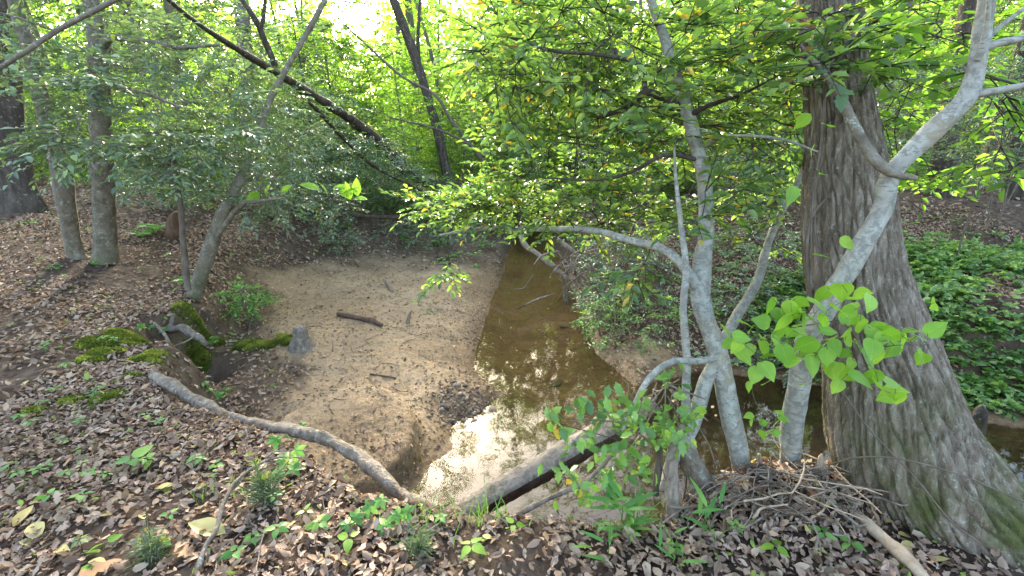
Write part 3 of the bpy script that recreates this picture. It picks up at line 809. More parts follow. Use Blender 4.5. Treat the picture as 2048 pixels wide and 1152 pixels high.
left_t = blobs([(150, 90, 230, 130, k - 1.8, k + .8, 60), (350, 220, 200, 120, k - 1.6, k + 1, 95), (150, 285, 170, 40, k - 2.4, k - .8, 14), (330, 300, 130, 50, k - 1.8, k, 36), (500, 250, 150, 110, k + .6, k + 2.2, 60), (90, 170, 130, 90, k - 2.4, k - .6, 26), (110, 300, 80, 40, k - 1.8, k - .6, 9),
                (420, 120, 150, 120, k + .4, k + 1.6, 36), (100, -150, 300, 120, k - 2, k + 1, 50)])
leafy("hornbeam_tree", "twin stemmed grey tree with lichen on the left bank", "tree", G(190, 522), [s1, s2, s3, s4], left_t, M['evergreen'], M['bark_grey'],
      ll=.08, n=7, TL=.32, flutter=.24, segs=14, lump=.2, n_ind=120, fine=FINE_OVAL, k_len=.006)
p, r = pp([(70, 470, 8.2, 150), (55, 430, 8.2, 118), (32, 340, 8.2, 92), (20, 240, 8.2, 80), (8, 100, 8.2, 72), (0, -50, 8.2, 66), (-20, -400, 8.2, 54)], 60)
leafy("oak_tree", "thick dark trunk at the left edge with spreading foot", "tree", (p[4][0], p[4][1], hz(p[4][0], p[4][1])), [(p, r)], [], M['deciduous'], M['bark_dark'], stemname='trunk', segs=28, lump=.25)
ys = float(G(392, 596)[1])
sa = pp([(372, 640, ys, 44), (388, 590, ys, 36), (412, 520, ys + .05, 30), (440, 440, ys + .1, 27), (475, 370, ys + .3, 20), (505, 300, ys + .5, 15), (545, 190, ys + .8, 12), (600, 90, ys + 1.1, 11), (650, 0, ys + 1.4, 10), (720, -140, ys + 1.8, 7)], 60)
sb = pp([(436, 470, ys + .05, 12), (480, 412, ys - .1, 9), (520, 402, ys - .2, 7), (570, 396, ys - .3, 4)], 16)
sc_ = pp([(398, 545, ys, 14), (385, 520, ys - .1, 12), (420, 495, ys, 12)], 10)
leafy("young_tree", "young grey tree leaning right from the broken edge of the left bank", "tree", G(392, 596), [sa, sb],
      blobs([(560, 300, 130, 90, ys + .6, ys + 1.9, 40), (450, 330, 150, 80, ys - .4, ys + 1, 50), (620, 400, 90, 40, ys + .3, ys + 1.6, 22), (520, 408, 70, 30, ys - .2, ys + .5, 12), (640, -60, 150, 60, ys, ys + 1.4, 20)]),
      M['evergreen'], M['bark_grey'], ll=.06, n=7, TL=.26, segs=12, lump=.15, n_ind=60)
leafy("dead_sapling", "thin dead brown stem standing beside the leaning young tree", "tree", G(374, 560), [pp([(376, 580, ys - .25, 16), (366, 480, ys - .22, 13), (362, 420, ys - .2, 13), (352, 350, ys - .2, 10), (340, 270, ys - .15, 6)], 30)], [], M['evergreen'], M['twig'])
p, r = pp([(-40, 160, 3.0, 12), (40, 110, 3.0, 13), (125, 55, 3.05, 13), (230, 0, 3.1, 12), (330, -60, 3.2, 9)], 30)
leafy("overhanging_branch", "bare pale branch slanting across the top left corner", "branch", p[0], [(p, r), pp([(110, 62, 3.05, 6), (50, 40, 2.95, 5), (-20, 20, 2.9, 4)], 12)], [], M['evergreen'], M['bark_grey'], stemname='branch')

# the long tree that has leaned right down across the creek
d1 = pp([(1045, 389, 14.5, 16), (990, 382, 14.2, 19), (930, 378, 14, 21), (880, 372, 13.6, 22), (820, 345, 12.4, 22), (740, 268, 10.4, 21), (650, 205, 8.6, 18), (560, 150, 7.1, 16), (470, 95, 6.1, 14), (400, 50, 5.4, 11), (300, -30, 4.8, 8)], 80)
d2 = pp([(555, 145, 7.1, 15), (525, 70, 6.9, 12), (505, 30, 6.8, 11), (470, -20, 6.7, 8)], 20)
d3 = pp([(522, 65, 6.9, 9), (530, 0, 7, 7), (525, -60, 7, 5)], 10)
d4 = pp([(590, 172, 7.6, 9), (700, 290, 9.4, 8), (760, 340, 10.4, 6), (860, 390, 11.6, 4)], 20)
leafy("leaning_tree", "long dark tree bent low from the creek up to the top left", "tree", P(930, 378, 14), [d1, d2, d3, d4],
      blobs([(420, 90, 130, 100, 6.4, 8, 40), (600, 260, 140, 90, 8.2, 10.5, 70), (720, 320, 110, 50, 10, 12, 60), (760, 300, 40, 22, 9.6, 10.2, 12), (640, 110, 140, 90, 8, 10, 14), (560, 330, 160, 90, 9.4, 12, 100), (700, 370, 170, 45, 10.5, 13, 110), (350, 20, 160, 90, 6.8, 8.5, 30)]),
      M['evergreen'], M['bark_dark'], ll=.075, n=7, TL=.38, segs=12, lump=.15, k_len=.006)
leafy("leaning_tree", "dark slim trunk leaning left in front of the bright far leaves", "tree", P(893, 350, 14), [pp([(897, 365, 14, 21), (890, 330, 14, 19), (872, 250, 13.9, 18), (848, 170, 13.8, 18), (818, 80, 13.7, 18), (785, -5, 13.5, 17), (740, -120, 13.3, 15)], 40),
      pp([(843, 150, 13.8, 6), (836, 90, 13.8, 7), (840, 0, 13.9, 6), (842, -80, 13.9, 5)], 16)], [], M['deciduous'], M['bark_dark'], stemname='trunk', segs=10)
leafy("leaning_tree", "thin bare stem leaning left behind the fallen trunk", "tree", P(998, 375, 13), [pp([(1000, 380, 13, 8), (960, 315, 12.8, 7), (905, 245, 12.6, 7), (870, 190, 12.5, 6), (800, 150, 12.4, 5), (690, 50, 12.2, 4)], 36),
      pp([(940, 290, 12.7, 5), (880, 260, 12.5, 4), (780, 235, 12.3, 3)], 16)], blobs([(860, 230, 90, 60, 12, 13.5, 16)]), M['deciduous'], M['twig'], ll=.09, n=6, TL=.4)

# ------------------------------------------------------------------ thickets on both banks
def bush(label, blob, mat='evergreen', ll=.055, n=7, TL=.22, stems=5, group=None, name="shrub", n_ind=0, coarse=L_SIMPLE, flutter=.45, bark='twig'):
    t = blobs(blob)
    if len(t) < 4: return
    cx, cy = t[:, 0].mean(), t[:, 1].mean(); gz = float(hz(cx, cy))
    st = []
    for i in range(stems):
        tp = t[rng.integers(len(t))]
        bx, by = cx + .5 * (tp[0] - cx) + rng.normal() * .12, cy + .5 * (tp[1] - cy) + rng.normal() * .12
        b = np.array([bx, by, hz(bx, by) - .05])
        m = .5 * (b + tp) + rng.normal(size=3) * .06
        st.append(smooth_path([b, m, tp], [.014, .009, .004], 12))
    leafy(name, label, "shrub", (cx, cy, gz), st, t, M[mat], M[bark], ll=ll, n=n, TL=TL, group=group, segs=5, k_len=.004, flutter=flutter, n_ind=n_ind, coarse=coarse, rcap=.012)
bush("dark green shrub hanging over the right edge of the creek", [(1230, 520, 70, 50, 6.5, 8.5, 60), (1200, 590, 35, 40, 6.2, 7.0, 22)], n_ind=0)
bush("broad dark shrub on the slope behind the forked holly", [(1330, 480, 110, 60, 6.5, 9.5, 90), (1290, 560, 70, 55, 6.0, 7.2, 50)])
bush("dark tangle of shrubs on the cut bank behind the white stems", [(1490, 715, 110, 40, 4.9, 5.7, 60), (1620, 740, 60, 30, 4.6, 5.2, 22)])
bush("dense shrub in deep shade just left of the big trunk", [(1530, 500, 70, 70, 5.5, 7.5, 60), (1480, 590, 90, 50, 5.2, 6.4, 45)])
bush("pale green low shrub at the water's right edge", [(1215, 640, 45, 40, 5.6, 6.4, 36), (1240, 690, 40, 25, 5.2, 5.8, 16)], 'cover')
bush("small bright shrub on the leaf strewn right slope", [(1330, 630, 45, 30, 5.4, 6.2, 22), (1310, 690, 30, 20, 5.1, 5.5, 9)], 'cover')
bush("dark brush over the far end of the sandbar", [(830, 480, 90, 40, 10, 12, 90), (720, 450, 90, 40, 10.5, 12.5, 80)], ll=.06)
bush("low dark brush behind the sandy patch", [(590, 440, 110, 35, 9, 12, 110), (660, 480, 60, 25, 9, 10, 30)], ll=.06)
bush("glossy low plant at the left rim of the sand", [(490, 605, 50, 28, 5.3, 6.4, 30)], 'creeper', ll=.06)
bush("leafy shrub beside the creek under the fallen trunk", [(950, 400, 110, 30, 12.5, 15, 110), (870, 420, 60, 25, 12, 14, 50)], 'cover', ll=.075)
bush("grey green shrub behind the leaning dark trunk", [(970, 335, 130, 45, 14, 19, 150)], 'cover', ll=.085, TL=.34)
bush("dark shrub in the left middle distance", [(740, 270, 60, 60, 15, 18, 60), (680, 300, 60, 60, 14, 17, 60)], ll=.09, TL=.36)
bush("tall dark evergreen shrub right of the bright gap", [(1080, 180, 130, 150, 13, 17, 190), (1010, 120, 80, 120, 14, 18, 90)], ll=.085, TL=.4)
bush("shaded shrub behind the holly's crown", [(1300, 260, 170, 120, 8, 12, 190)], ll=.07, TL=.3)
bush("shaded shrub between the holly and the big trunk", [(1500, 270, 110, 120, 7, 11, 150)], ll=.07, TL=.3)
bush("dark low boughed shrub right of the big trunk", [(1800, 170, 100, 120, 6, 9, 110)], ll=.06, TL=.3)
bush("dark bush at the right edge", [(1990, 250, 110, 110, 5.5, 8.5, 120), (2040, 120, 60, 80, 5, 7, 30)], ll=.06, TL=.28)
bush("low bush behind the twin stemmed tree", [(330, 370, 130, 40, 8.5, 11, 90), (280, 330, 130, 50, 9, 12, 80)], ll=.075, TL=.3)

# ------------------------------------------------------------------ the wood behind: a few kinds, copied
def _more():
    bush("pale green shrub beyond the far end of the creek", [(1060, 385, 80, 30, 13, 16, 60)], 'cover', ll=.085, TL=.32)
    bush("low green shrub left of the slim dark trunk on the far bank", [(1150, 370, 70, 28, 13, 17, 60)], 'cover', ll=.08, TL=.3)
    bush("low bright shrub on the far bank behind the white stems", [(1340, 375, 100, 25, 11.5, 15, 70)], 'cover', ll=.08, TL=.3)
    bush("green shrub on the far bank left of the big trunk", [(1530, 385, 80, 35, 9, 12, 60)], 'cover', ll=.075, TL=.28)
    bush("grey green shrub under the long bent tree", [(800, 375, 110, 40, 11, 13.5, 90)], 'cover', ll=.08, TL=.32)
    bush("bushy evergreen left of the bright gap under the bent tree", [(560, 370, 120, 40, 10, 12.5, 80)], ll=.08, TL=.32)
    bush("feathery green shrub behind the thick dark trunk on the right", [(1800, 330, 70, 50, 9.5, 12, 60), (1960, 340, 70, 35, 9.5, 12, 40)], 'cover', ll=.075, TL=.3)
_more()
def tree_proto(kind, h, seed):
    """parts (name, mesh) of a tree standing at the origin"""
    rs = np.random.default_rng(seed)
    lean = rs.normal(size=2) * .05 * h
    if kind == 'tall':
        r0 = .011 * h + .03
        p, r = smooth_path([(0, 0, -.3), (lean[0] * .05, 0, .3), (lean[0] * .3, lean[1] * .3, h * .4), (lean[0], lean[1], h)], [r0 * 1.5, r0 * 1.1, r0 * .8, .02], 30)
        m = 150; zz = h * rs.uniform(.36, 1.0, m); rad = h * .17 * np.sqrt(np.clip(1 - ((zz / h - .62) / .42) ** 2, .08, 1)) * np.sqrt(rs.uniform(.1, 1, m)); an = rs.uniform(0, 2 * PI, m)
        t = np.stack([lean[0] * zz / h + rad * np.cos(an), lean[1] * zz / h + rad * np.sin(an), zz + .1 * rad], -1); n, fan, ll, TL = 7, 4, .17, .8
    else:
        r0 = .008 * h + .02
        p, r = smooth_path([(0, 0, -.2), (0, 0, .2), (lean[0] * .5, lean[1] * .5, h * .5), (lean[0] * 2, lean[1] * 2, h)], [r0 * 1.2, r0, r0 * .7, .012], 24)
        m = {'sapling': 270, 'shrub': 130}.get(kind, 230); zz = h * rs.uniform(.1, 1.02, m); rad = h * .36 * np.sqrt(np.clip(1 - ((zz / h - .5) / .56) ** 2, .08, 1)) * np.sqrt(rs.uniform(.06, 1, m)); an = rs.uniform(0, 2 * PI, m)
        t = np.stack([lean[0] * 2 * zz / h + rad * np.cos(an), lean[1] * 2 * zz / h + rad * np.sin(an), zz], -1); n, fan, ll, TL = (7, 4, .13, .6) if kind == 'sapling' else (7, 4, .085, .4)
    Bt = Batch(); tube(Bt, p, r, 10, .12, seed)
    Bb = Batch(); D = grow(Bb, p[6:], r[6:], t, rise=.08, segs=4, k_len=.006, rmin=.006, back=.3, rcap=.06)
    A, C, O, Y, N = spray_frames(t, D, TL, n, flutter=.4, fan=fan, droop=.15)
    twigs(Bb, A, C, .006, .003)
    Bl = Batch(); leaves(Bl, L_SIMPLE, O, Y, N, ll * rs.uniform(.7, 1.2, len(O)), rs.uniform(0, 1, len(O)))
    bark = M['bark_far'] if kind != 'evergreen' else M['bark_dark']
    lm = M['evergreen'] if kind == 'evergreen' else M['deciduous']
    return [("trunk", Bt.mesh("trunk", bark, True)), ("branches", Bb.mesh("branches", bark, True)), ("crown", Bl.mesh("crown", lm, False))]
PROTO = {'tall': [tree_proto('tall', h, 100 + i) for i, h in enumerate((17, 20, 14))], 'sapling': [tree_proto('sapling', h, 200 + i) for i, h in enumerate((6.5, 8, 5))],
         'evergreen': [tree_proto('evergreen', h, 300 + i) for i, h in enumerate((5, 7))], 'shrub': [tree_proto('shrub', h, 400 + i) for i, h in enumerate((2.0, 2.6, 1.6))]}
LAB = {'tall': ("tall straight trunked tree in the spring green wood beyond the creek", "forest_tree", "tall trees of the wood behind"),
       'sapling': ("bright green leafy understory tree in the wood beyond the creek", "understory_tree", "leafy understory trees behind"),
       'evergreen': ("dark small leaved evergreen tree in the wood beyond the creek", "evergreen_tree", "dark evergreen trees behind"),
       'shrub': ("leafy waist high shrub in the wood beyond the creek", "forest_shrub", "shrubs of the wood behind")}
def copy_tree(kind, i, x, y, s, rz):
    lab, name, grp = LAB[kind]
    root = thing(name, lab, "shrub" if kind == "shrub" else "tree", (x, y, float(hz(x, y)) - .05), grp)
    root.rotation_euler = (0, 0, rz); root.scale = (s, s, s)
    for pn, me in PROTO[kind][i % len(PROTO[kind])]: link(pn, me, root)
placed = []
def scatter_trees(kind, n, ymin, ymax, gap, half):
    c = 0; tries = 0
    while c < n and tries < 6000:
        tries += 1
        y = ymin + (ymax - ymin) * rng.uniform() ** 1.3; x = rng.uniform(-1, 1) * (half * y + 2)
        if (abs(x - .8) < 1.6 and y < 17) or any((x - a) ** 2 + (y - b) ** 2 < gap * gap for a, b in placed): continue
        if kind == 'tall' and -.46 < x / y < .0 and y < 40: continue
        if kind != 'shrub' and abs(x / y + .295) < .055: continue          # the opening towards the low sun
        placed.append((x, y)); copy_tree(kind, int(rng.integers(9)), x, y, rng.uniform(.8, 1.2), rng.uniform(0, 6.28)); c += 1
for u, v, w_, y in [(785, 230, 14, 42), (808, 250, 12, 40), (305, 200, 26, 15), (1733, 300, 38, 12), (640, 180, 12, 44), (1000, 200, 14, 30)]:
    q = P(u, v, y); placed.append((q[0], q[1])); copy_tree('tall', int(u) % 3, q[0], q[1], 1.0, u)
for bx, by, bs in [(-2.6, 20, 1.2), (-.6, 22, 1.25), (1.2, 19, 1.2), (2.8, 21, 1.3), (4.4, 18.5, 1.2), (.4, 27, 1.4), (3.2, 28, 1.5), (-4.6, 25, 1.3)]:  # understory trees added to block bright sky from the creek's reflection
    placed.append((bx, by)); copy_tree('sapling', int(bx * 7 + by), bx, by, bs, bx)
copy_tree('tall', 0, -4.4, 24, 1.0, 1.0)  # added tree, its crown breaks up the sky mirrored in the near water
scatter_trees('tall', 50, 15, 64, 2.4, 1.25)
scatter_trees('sapling', 105, 14.5, 60, 1.7, 1.25)
scatter_trees('evergreen', 30, 12, 42, 1.7, 1.2)
scatter_trees('shrub', 110, 11.5, 40, 1.2, 1.25)
def dark_trunk(label, rows):
    p, r = px_path(rows, 40)
    leafy("forest_tree", label, "tree", (p[3][0], p[3][1], float(hz(p[3][0], p[3][1]))), [(p, r)], [], M['deciduous'], M['bark_dark'], stemname='trunk', segs=18, lump=.2)
dark_trunk("thick dark trunk standing on the slope right of the big trunk", [(1880, 420, 9.2, 92), (1884, 385, 9.2, 78), (1892, 300, 9.2, 68), (1905, 200, 9.3, 60), (1930, 110, 9.4, 56), (1950, 0, 9.5, 54), (1970, -200, 9.6, 44)])
dark_trunk("dark trunk cut by the right edge of the picture", [(2030, 400, 9, 70), (2035, 340, 9, 60), (2050, 200, 9, 54), (2070, 0, 9, 48)])
dark_trunk("slim dark trunk beyond the overhanging holly branch", [(1213, 400, 14, 26), (1215, 330, 14, 22), (1222, 200, 14.2, 20), (1230, 0, 14.4, 17)])
dark_trunk("pale slim trunk leaning left beyond the overhanging holly branch", [(1195, 385, 15, 14), (1170, 320, 15, 12), (1140, 220, 15, 10), (1110, 100, 15, 9)])

# far wood that reads as one mass
def far_wood():
    n = 90000
    y = rng.uniform(52, 105, n); x = rng.uniform(-1.5, 1.5, n) * y; top = 21 + 12 * vnoise(x * .12, y * .12, 5)
    z = top * rng.uniform(0, 1, n) ** .9
    keep = vnoise(x * .35, z * .4 + y * .05, 9) > -.37
    keep &= ~((np.abs(x / y + .295) < .05 + .02 * vnoise(z * .5, y * .3, 3)) & (z > 13 + 6 * vnoise(x * .4, y * .3, 2)))
    O = np.stack([x, y, hz(x, y) + z], -1)[keep]
    B = Batch(); leaves(B, L_SIMPLE, O, rng.normal(size=O.shape), nrm(rng.normal(size=O.shape) + [0, 0, 1.]), rng.uniform(.5, 1.25, len(O)), rng.uniform(0, 1, len(O)))
    o = link("far_wood", B.mesh("far_wood", M['deciduous'])); o["kind"] = "stuff"
    tag(o, "light green leaves of the far wood behind everything", "wood")
far_wood()

# ------------------------------------------------------------------ ground litter
def free_of_water(x, y):
    return lut(DW, x, y) < 0
def scatter_ground(n, x0, x1, y0, y1, dens):
    x = rng.uniform(x0, x1, n); y = rng.uniform(y0, y1, n)
    k = rng.uniform(0, 1, n) < dens(x, y)
    x, y = x[k], y[k]
    return np.stack([x, y, hz(x, y)], -1), gnormal(x, y)
def lit_d(x, y):
    s = lut(sandm, x, y); m = lut(mossm, x, y); w = lut(DW, x, y); d = lut(dirtm, x, y)
    vis = (infrm(np.stack([x, y, hz(x, y)], -1), 150)) * 1.0
    return vis * (w < -.02) * (1 - .93 * s) * (1 - .75 * m) * (1 - .35 * d) * np.clip(.72 + 1.3 * fbm(x, y, .8, 3, 203), .08, 1)
LIT = Batch(); near_lit = []
DEADV = [leaf_fine([(0, .02), (.2, .16 + .03 * i), (.45, .24), (.7, .2), (.88, .1), (1, .01)], .35 - .3 * (i % 3), .25 - .35 * (i % 2), .09, 20 + i) for i in range(4)] + [leaf_fine(PROF_OAK, .1, .2, .05, 31), leaf_fine(PROF_OAK, -.15, -.2, .06, 33)]
DEADC = [leaf_simple(.55, .16, .2), leaf_simple(.48, -.12, -.18), leaf_simple(.6, .05, .3)]
def litter(n, box, smin, smax, lift):
    O, N = scatter_ground(n, *box, lit_d)
    N = nrm(N + .42 * rng.normal(size=O.shape)); Y = np.cross(N, rng.normal(size=O.shape)); S = smin + (smax - smin) * rng.beta(1.1, 2.6, len(O))
    R = np.clip(rng.beta(2.2, 2.0, len(O)) * .9 + (rng.uniform(size=len(O)) < .06) * .4, 0, 1)
    O[:, 2] += rng.uniform(.003, lift, len(O))
    return O, Y, N, S, R
near = litter(60000, (-3.4, 3.0, .9, 3.4), .016, .075, .03)
mid = litter(80000, (-8, 8, 3.0, 8.5), .034, .08, .03)
far = litter(36000, (-16, 16, 8, 19), .07, .13, .03)
dist = np.linalg.norm(near[0] - [0, 0, CAMZ], axis=1)
vis = infrm(near[0])
order = np.argsort(-np.where(vis, near[3] / dist, 0))
ind = order[:230]; isind = np.zeros(len(dist), bool); isind[ind] = True
for i in ind:
    k = int(rng.integers(4))
    o = link("fallen_leaf", leaf_mesh('dead%d' % k, DEADV[k], M['litter'], round(min(float(near[4][i]), .84) * 10) / 10))
    o.matrix_basis = frame_matrix(near[0][i] + [0, 0, .006], near[1][i], near[2][i], float(near[3][i]))
    tn = "dark brown" if near[4][i] < .35 else ("dull brown" if near[4][i] < .55 else "pale tan")
    tag(o, "curled %s dead leaf lying on the near bank" % tn, "leaf", "%s fallen leaves on the near bank" % tn)
LB = Batch()
for a, sel in ((near, ~isind), (mid, None), (far, None)):
    O, Y, N, S, R = a
    if sel is not None: O, Y, N, S, R = O[sel], Y[sel], N[sel], S[sel], R[sel]
    bigm = np.where(infrm(O), S * FPX / np.maximum(depth(O), .4), 0) > 17
    kf = rng.integers(0, 12, len(O))
    for q in range(12):
        e = bigm & (kf == q); leaves(LB, DEADV[q if q < 6 else q % 4], O[e], Y[e], N[e], S[e], R[e])
    O, Y, N, S, R = O[~bigm], Y[~bigm], N[~bigm], S[~bigm], R[~bigm]
    kk = rng.integers(0, 3, len(O))
    for q in range(3): leaves(LB, DEADC[q], O[kk == q], Y[kk == q], N[kk == q], S[kk == q], R[kk == q])
o = link("leaf_litter", LB.mesh("leaf_litter", M['litter'])); o["kind"] = "stuff"
tag(o, "brown and tan dead leaves carpeting both banks", "leaf litter")

# bits lying on the sand: yellowed leaflets, flakes, grit
def sand_d(x, y):
    s = lut(sandm, x, y)
    return s * (lut(DW, x, y) < .0) * np.clip(.32 + 1.3 * fbm(x, y, .45, 3, 303) + .5 * sstep(-.5, -.05, lut(DW, x, y)), .02, 1) * (infrm(np.stack([x, y, hz(x, y)], -1), 20))
O, N = scatter_ground(42000, -4.6, 2.2, 2.3, 11, sand_d)
N = nrm(N + .2 * rng.normal(size=O.shape)); O[:, 2] += .004
B = Batch(); leaves(B, DEADC[0], O, np.cross(N, rng.normal(size=O.shape)), N, rng.uniform(.014, .038, len(O)), np.where(rng.uniform(size=len(O)) < .55, rng.uniform(0, .5, len(O)), rng.uniform(.6, .99, len(O))))
o = link("sand_litter", B.mesh("sand_litter", M['litter'])); o["kind"] = "stuff"
tag(o, "tiny leaf scraps and grit strewn over the sandbar", "leaf litter")
# leaves afloat on the dark pool
n = 900; x = np.concatenate([rng.uniform(1.2, 5.5, 400), rng.uniform(-.9, 1.4, 500)]); y = np.concatenate([rng.uniform(1.6, 5, 400), rng.uniform(2.4, 12, 500)]); dw = lut(DW, x, y); kp = (dw > .03) & np.where(x > 1.25, (dw > .08) & (fbm(x, y, .6, 2, 9) > .0), (rng.uniform(size=n) < .08) | (dw < .14))
B = Batch(); O = np.stack([x, y, np.full(n, ZW + .004)], -1)[kp]
leaves(B, leaf_simple(.5, .02, .02), O, np.stack([rng.normal(size=len(O)), rng.normal(size=len(O)), 0 * O[:, 0]], -1), np.tile([0, 0, 1.], (len(O), 1)), np.where(O[:, 0] > 1.25, rng.uniform(.03, .07, len(O)), rng.uniform(.015, .035, len(O))), rng.uniform(.3, 1, len(O)))
o = link("floating_leaves", B.mesh("floating_leaves", M['litter'])); o["kind"] = "stuff"; tag(o, "dead leaves floating on the dark pool behind the trunks", "floating leaves")

def ground_leaf(label, u, v, S, mat, tp, tname, az=None, q=.5, group=None, tilt=.2):
    g = G(u, v); nn = gnormal(g[0], g[1]) + tilt * rng.normal(size=3)
    a = rng.uniform(0, 6.28) if az is None else az
    o = link("fallen_leaf", leaf_mesh(tname, tp, M[mat], q))
    yd = np.cross(nn, [math.cos(a), math.sin(a), 0])
    o.matrix_basis = frame_matrix(g + [0, 0, .018], yd, nn, S)
    return tag(o, label, "leaf", group)
OAK = DEADV[4]
ground_leaf("large tan oak leaf at the bottom edge left of centre", 245, 1125, .16, 'rust', OAK, 'oak', 2.6, .4)
ground_leaf("tan lobed leaf beside the bottom edge, right of the pine seedling", 388, 1118, .1, 'rust', OAK, 'oak', 1.2, .9)
ground_leaf("long pale cream leaf curled at the foot of the near twig", 452, 1073, .16, 'yellow', leaf_fine(PROF_OVAL, .25, -.1), 'cream', 1.5, .9)
ground_leaf("orange brown lobed leaf on the drift pile by the big trunk", 1630, 1018, .11, 'rust', OAK, 'oak', .3, .5, tilt=.4)
for u, v, S in [(112, 1015, .075), (112, 1108, .08), (30, 1060, .11), (70, 1052, .13), (40, 1090, .1), (225, 1036, .07), (195, 1025, .05), (290, 1045, .06), (60, 765, .08), (180, 1130, .08), (390, 985, .07), (350, 975, .08),
                (565, 1065, .06), (640, 880, .04), (1795, 1075, .07), (1820, 1090, .08), (1860, 1130, .08), (1800, 1005, .07), (1770, 1050, .06), (545, 1105, .05), (860, 1080, .07), (965, 1078, .05), (820, 1130, .05), (1560, 1075, .05), (1420, 1130, .06), (700, 1140, .05)]:
    ground_leaf("pale yellow fallen leaf lying flat on the near bank", u, v, S, 'yellow', FINE_OVAL, 'oval', None, float(rng.choice([.1, .5, .9])), "yellow fallen leaves on the near bank")
for u, v, S in [(200, 1112, .07), (180, 1135, .07), (122, 875, .06), (215, 865, .05), (330, 975, .08)]:
    ground_leaf("yellow green leaf fallen on the left near bank", u, v, S, 'heart', FINE_OVATE, 'ovate', None, .2, "green fallen leaves on the left near bank")

# ------------------------------------------------------------------ moss
for (c, r), nm in zip(moss_c, ["bright moss cushion on the crumbling left bank edge"] * 5 + ["thin moss patch among leaves on the left bank", "mossy hummock beside the little stump", "mossy hummock beside the little stump",
                                                                      "dark moss under the leaning young tree", "dark moss under the leaning young tree", "thin moss patch among leaves on the left bank", "thin moss patch among leaves on the left bank", "moss at the foot of the big trunk"]):
    n = int(24000 * r * r / .09)
    n = min(n, 15000)
    a = rng.uniform(0, 6.28, n); q = r * 1.5 * np.sqrt(rng.uniform(0, 1, n))
    x, y = c[0] + q * np.cos(a), c[1] + q * np.sin(a)
    k = lut(mossm, x, y) > rng.uniform(.1, .8, n); x, y = x[k], y[k]
    if len(x) < 5: continue
    O = np.stack([x, y, hz(x, y) - .004 + .022 * lut(mossm, x, y) * (1 + fbm(x, y, .09, 2, 8))], -1); N = gnormal(x, y)
    B = Batch(); leaves(B, leaf_simple(.55, .1, .1), O, nrm(N + .55 * rng.normal(size=O.shape)), rng.normal(size=O.shape), rng.uniform(.014, .032, len(O)), np.clip(.5 + 1.3 * fbm(x, y, .12, 3, 5) + .2 * rng.normal(size=len(x)), 0, 1))
    o = link("moss", B.mesh("moss", M['moss'])); o["kind"] = "stuff"; o["label"] = nm; o["category"] = "moss"

# ------------------------------------------------------------------ green cover on the slopes
def cover(name, label, n, box, dens, ll, hmax, mat, nl=7, TL=.12):
    O, N = scatter_ground(n, *box, dens)
    O[:, 2] += rng.uniform(.02, hmax, len(O)) * np.clip(.6 + 1.2 * fbm(O[:, 0], O[:, 1], .7, 2, 5), .1, 1.4)
    D = rng.normal(size=O.shape); D[:, 2] = np.abs(D[:, 2]) * .6
    A, C, LO, Y, NN = spray_frames(O, nrm(D), TL, nl, flutter=.4, fan=2, droop=.1, flat=.8)
    B = Batch(); leaves(B, L_ROUND if mat != 'evergreen' else L_SIMPLE, LO, Y, NN, ll * rng.uniform(.6, 1.25, len(LO)), np.clip(rng.uniform(0, 1, len(LO)), 0, 1))
    o = link(name, B.mesh(name, M[mat])); o["kind"] = "stuff"; tag(o, label, "ground cover")
cover("ground_cover", "thick bright green ground cover on the right bank beyond the trunk", 8000, (2.2, 9, 3.3, 7.6), lambda x, y: (lut(DW, x, y) < -.06) * np.clip(sstep(2.3, 3.6, x) * sstep(7.5, 6.2, y) * (.6 + 1.9 * fbm(x, y, .8, 3, 15)), 0, 1), .062, .3, 'cover')
cover("undergrowth", "patchy green undergrowth between the trees of the wood", 7000, (-26, 26, 9, 30), lambda x, y: (np.abs(x - .8) > 1.3) * np.clip(.15 + 1.6 * fbm(x, y, 3, 3, 25) + .5 * sstep(2, 6, x) * sstep(11, 14, y), 0, 1), .12, .3, 'cover', 7, .3)
cover("slope_plants", "scattered low green plants on the leaf strewn slopes", 1500, (-9, 8, 3.6, 10), lambda x, y: (lut(DW, x, y) < -.25) * (1 - lut(sandm, x, y)) * np.clip(1.4 * fbm(x, y, 1.2, 3, 35) - .05, 0, .8), .045, .1, 'creeper', 5, .1)

# ------------------------------------------------------------------ dead wood
def wood(name, label, cat, rows, mat, n=40, segs=10, lump=.2, group=None, seed=0, extra=()):
    p, r = px_path(rows, n)
    root = None
    if extra:
        root = thing(name, label, cat, p[0], group)
        B = Batch(); tube(B, p, r, segs, lump, seed); part("trunk" if cat == "log" else "stem", B, M[mat], root)
        for e in extra:
            pe, re_ = px_path(e, 16); B = Batch(); tube(B, pe, re_, 7, lump, seed + 1); part("branch", B, M[mat], root)
        return root
    B = Batch(); tube(B, p, r, segs, lump, seed)
    o = link(name, shift(B, p[0]).mesh(name, M[mat], True)); o.location = p[0]
    return tag(o, label, cat, group)
def gy(u, v, up=0.): return float(G(u, v)[1])
wood("fallen_branch", "long curved bare branch lying from the left bank down to the water", "branch",
     [(305, 752, 3.15, 25), (345, 772, 3.05, 29), (400, 805, 2.9, 27), (470, 838, 2.72, 24), (540, 853, 2.6, 25), (600, 862, 2.48, 25), (660, 880, 2.36, 27), (720, 915, 2.24, 27), (770, 958, 2.08, 25), (805, 990, 1.98, 22), (850, 1018, 1.88, 17), (888, 1040, 1.8, 10)], 'branchlog', 90, 16, .26, seed=4,
     extra=[[(800, 985, 1.98, 22), (830, 1000, 1.9, 20), (868, 1012, 1.84, 16), (895, 1030, 1.78, 10)]])
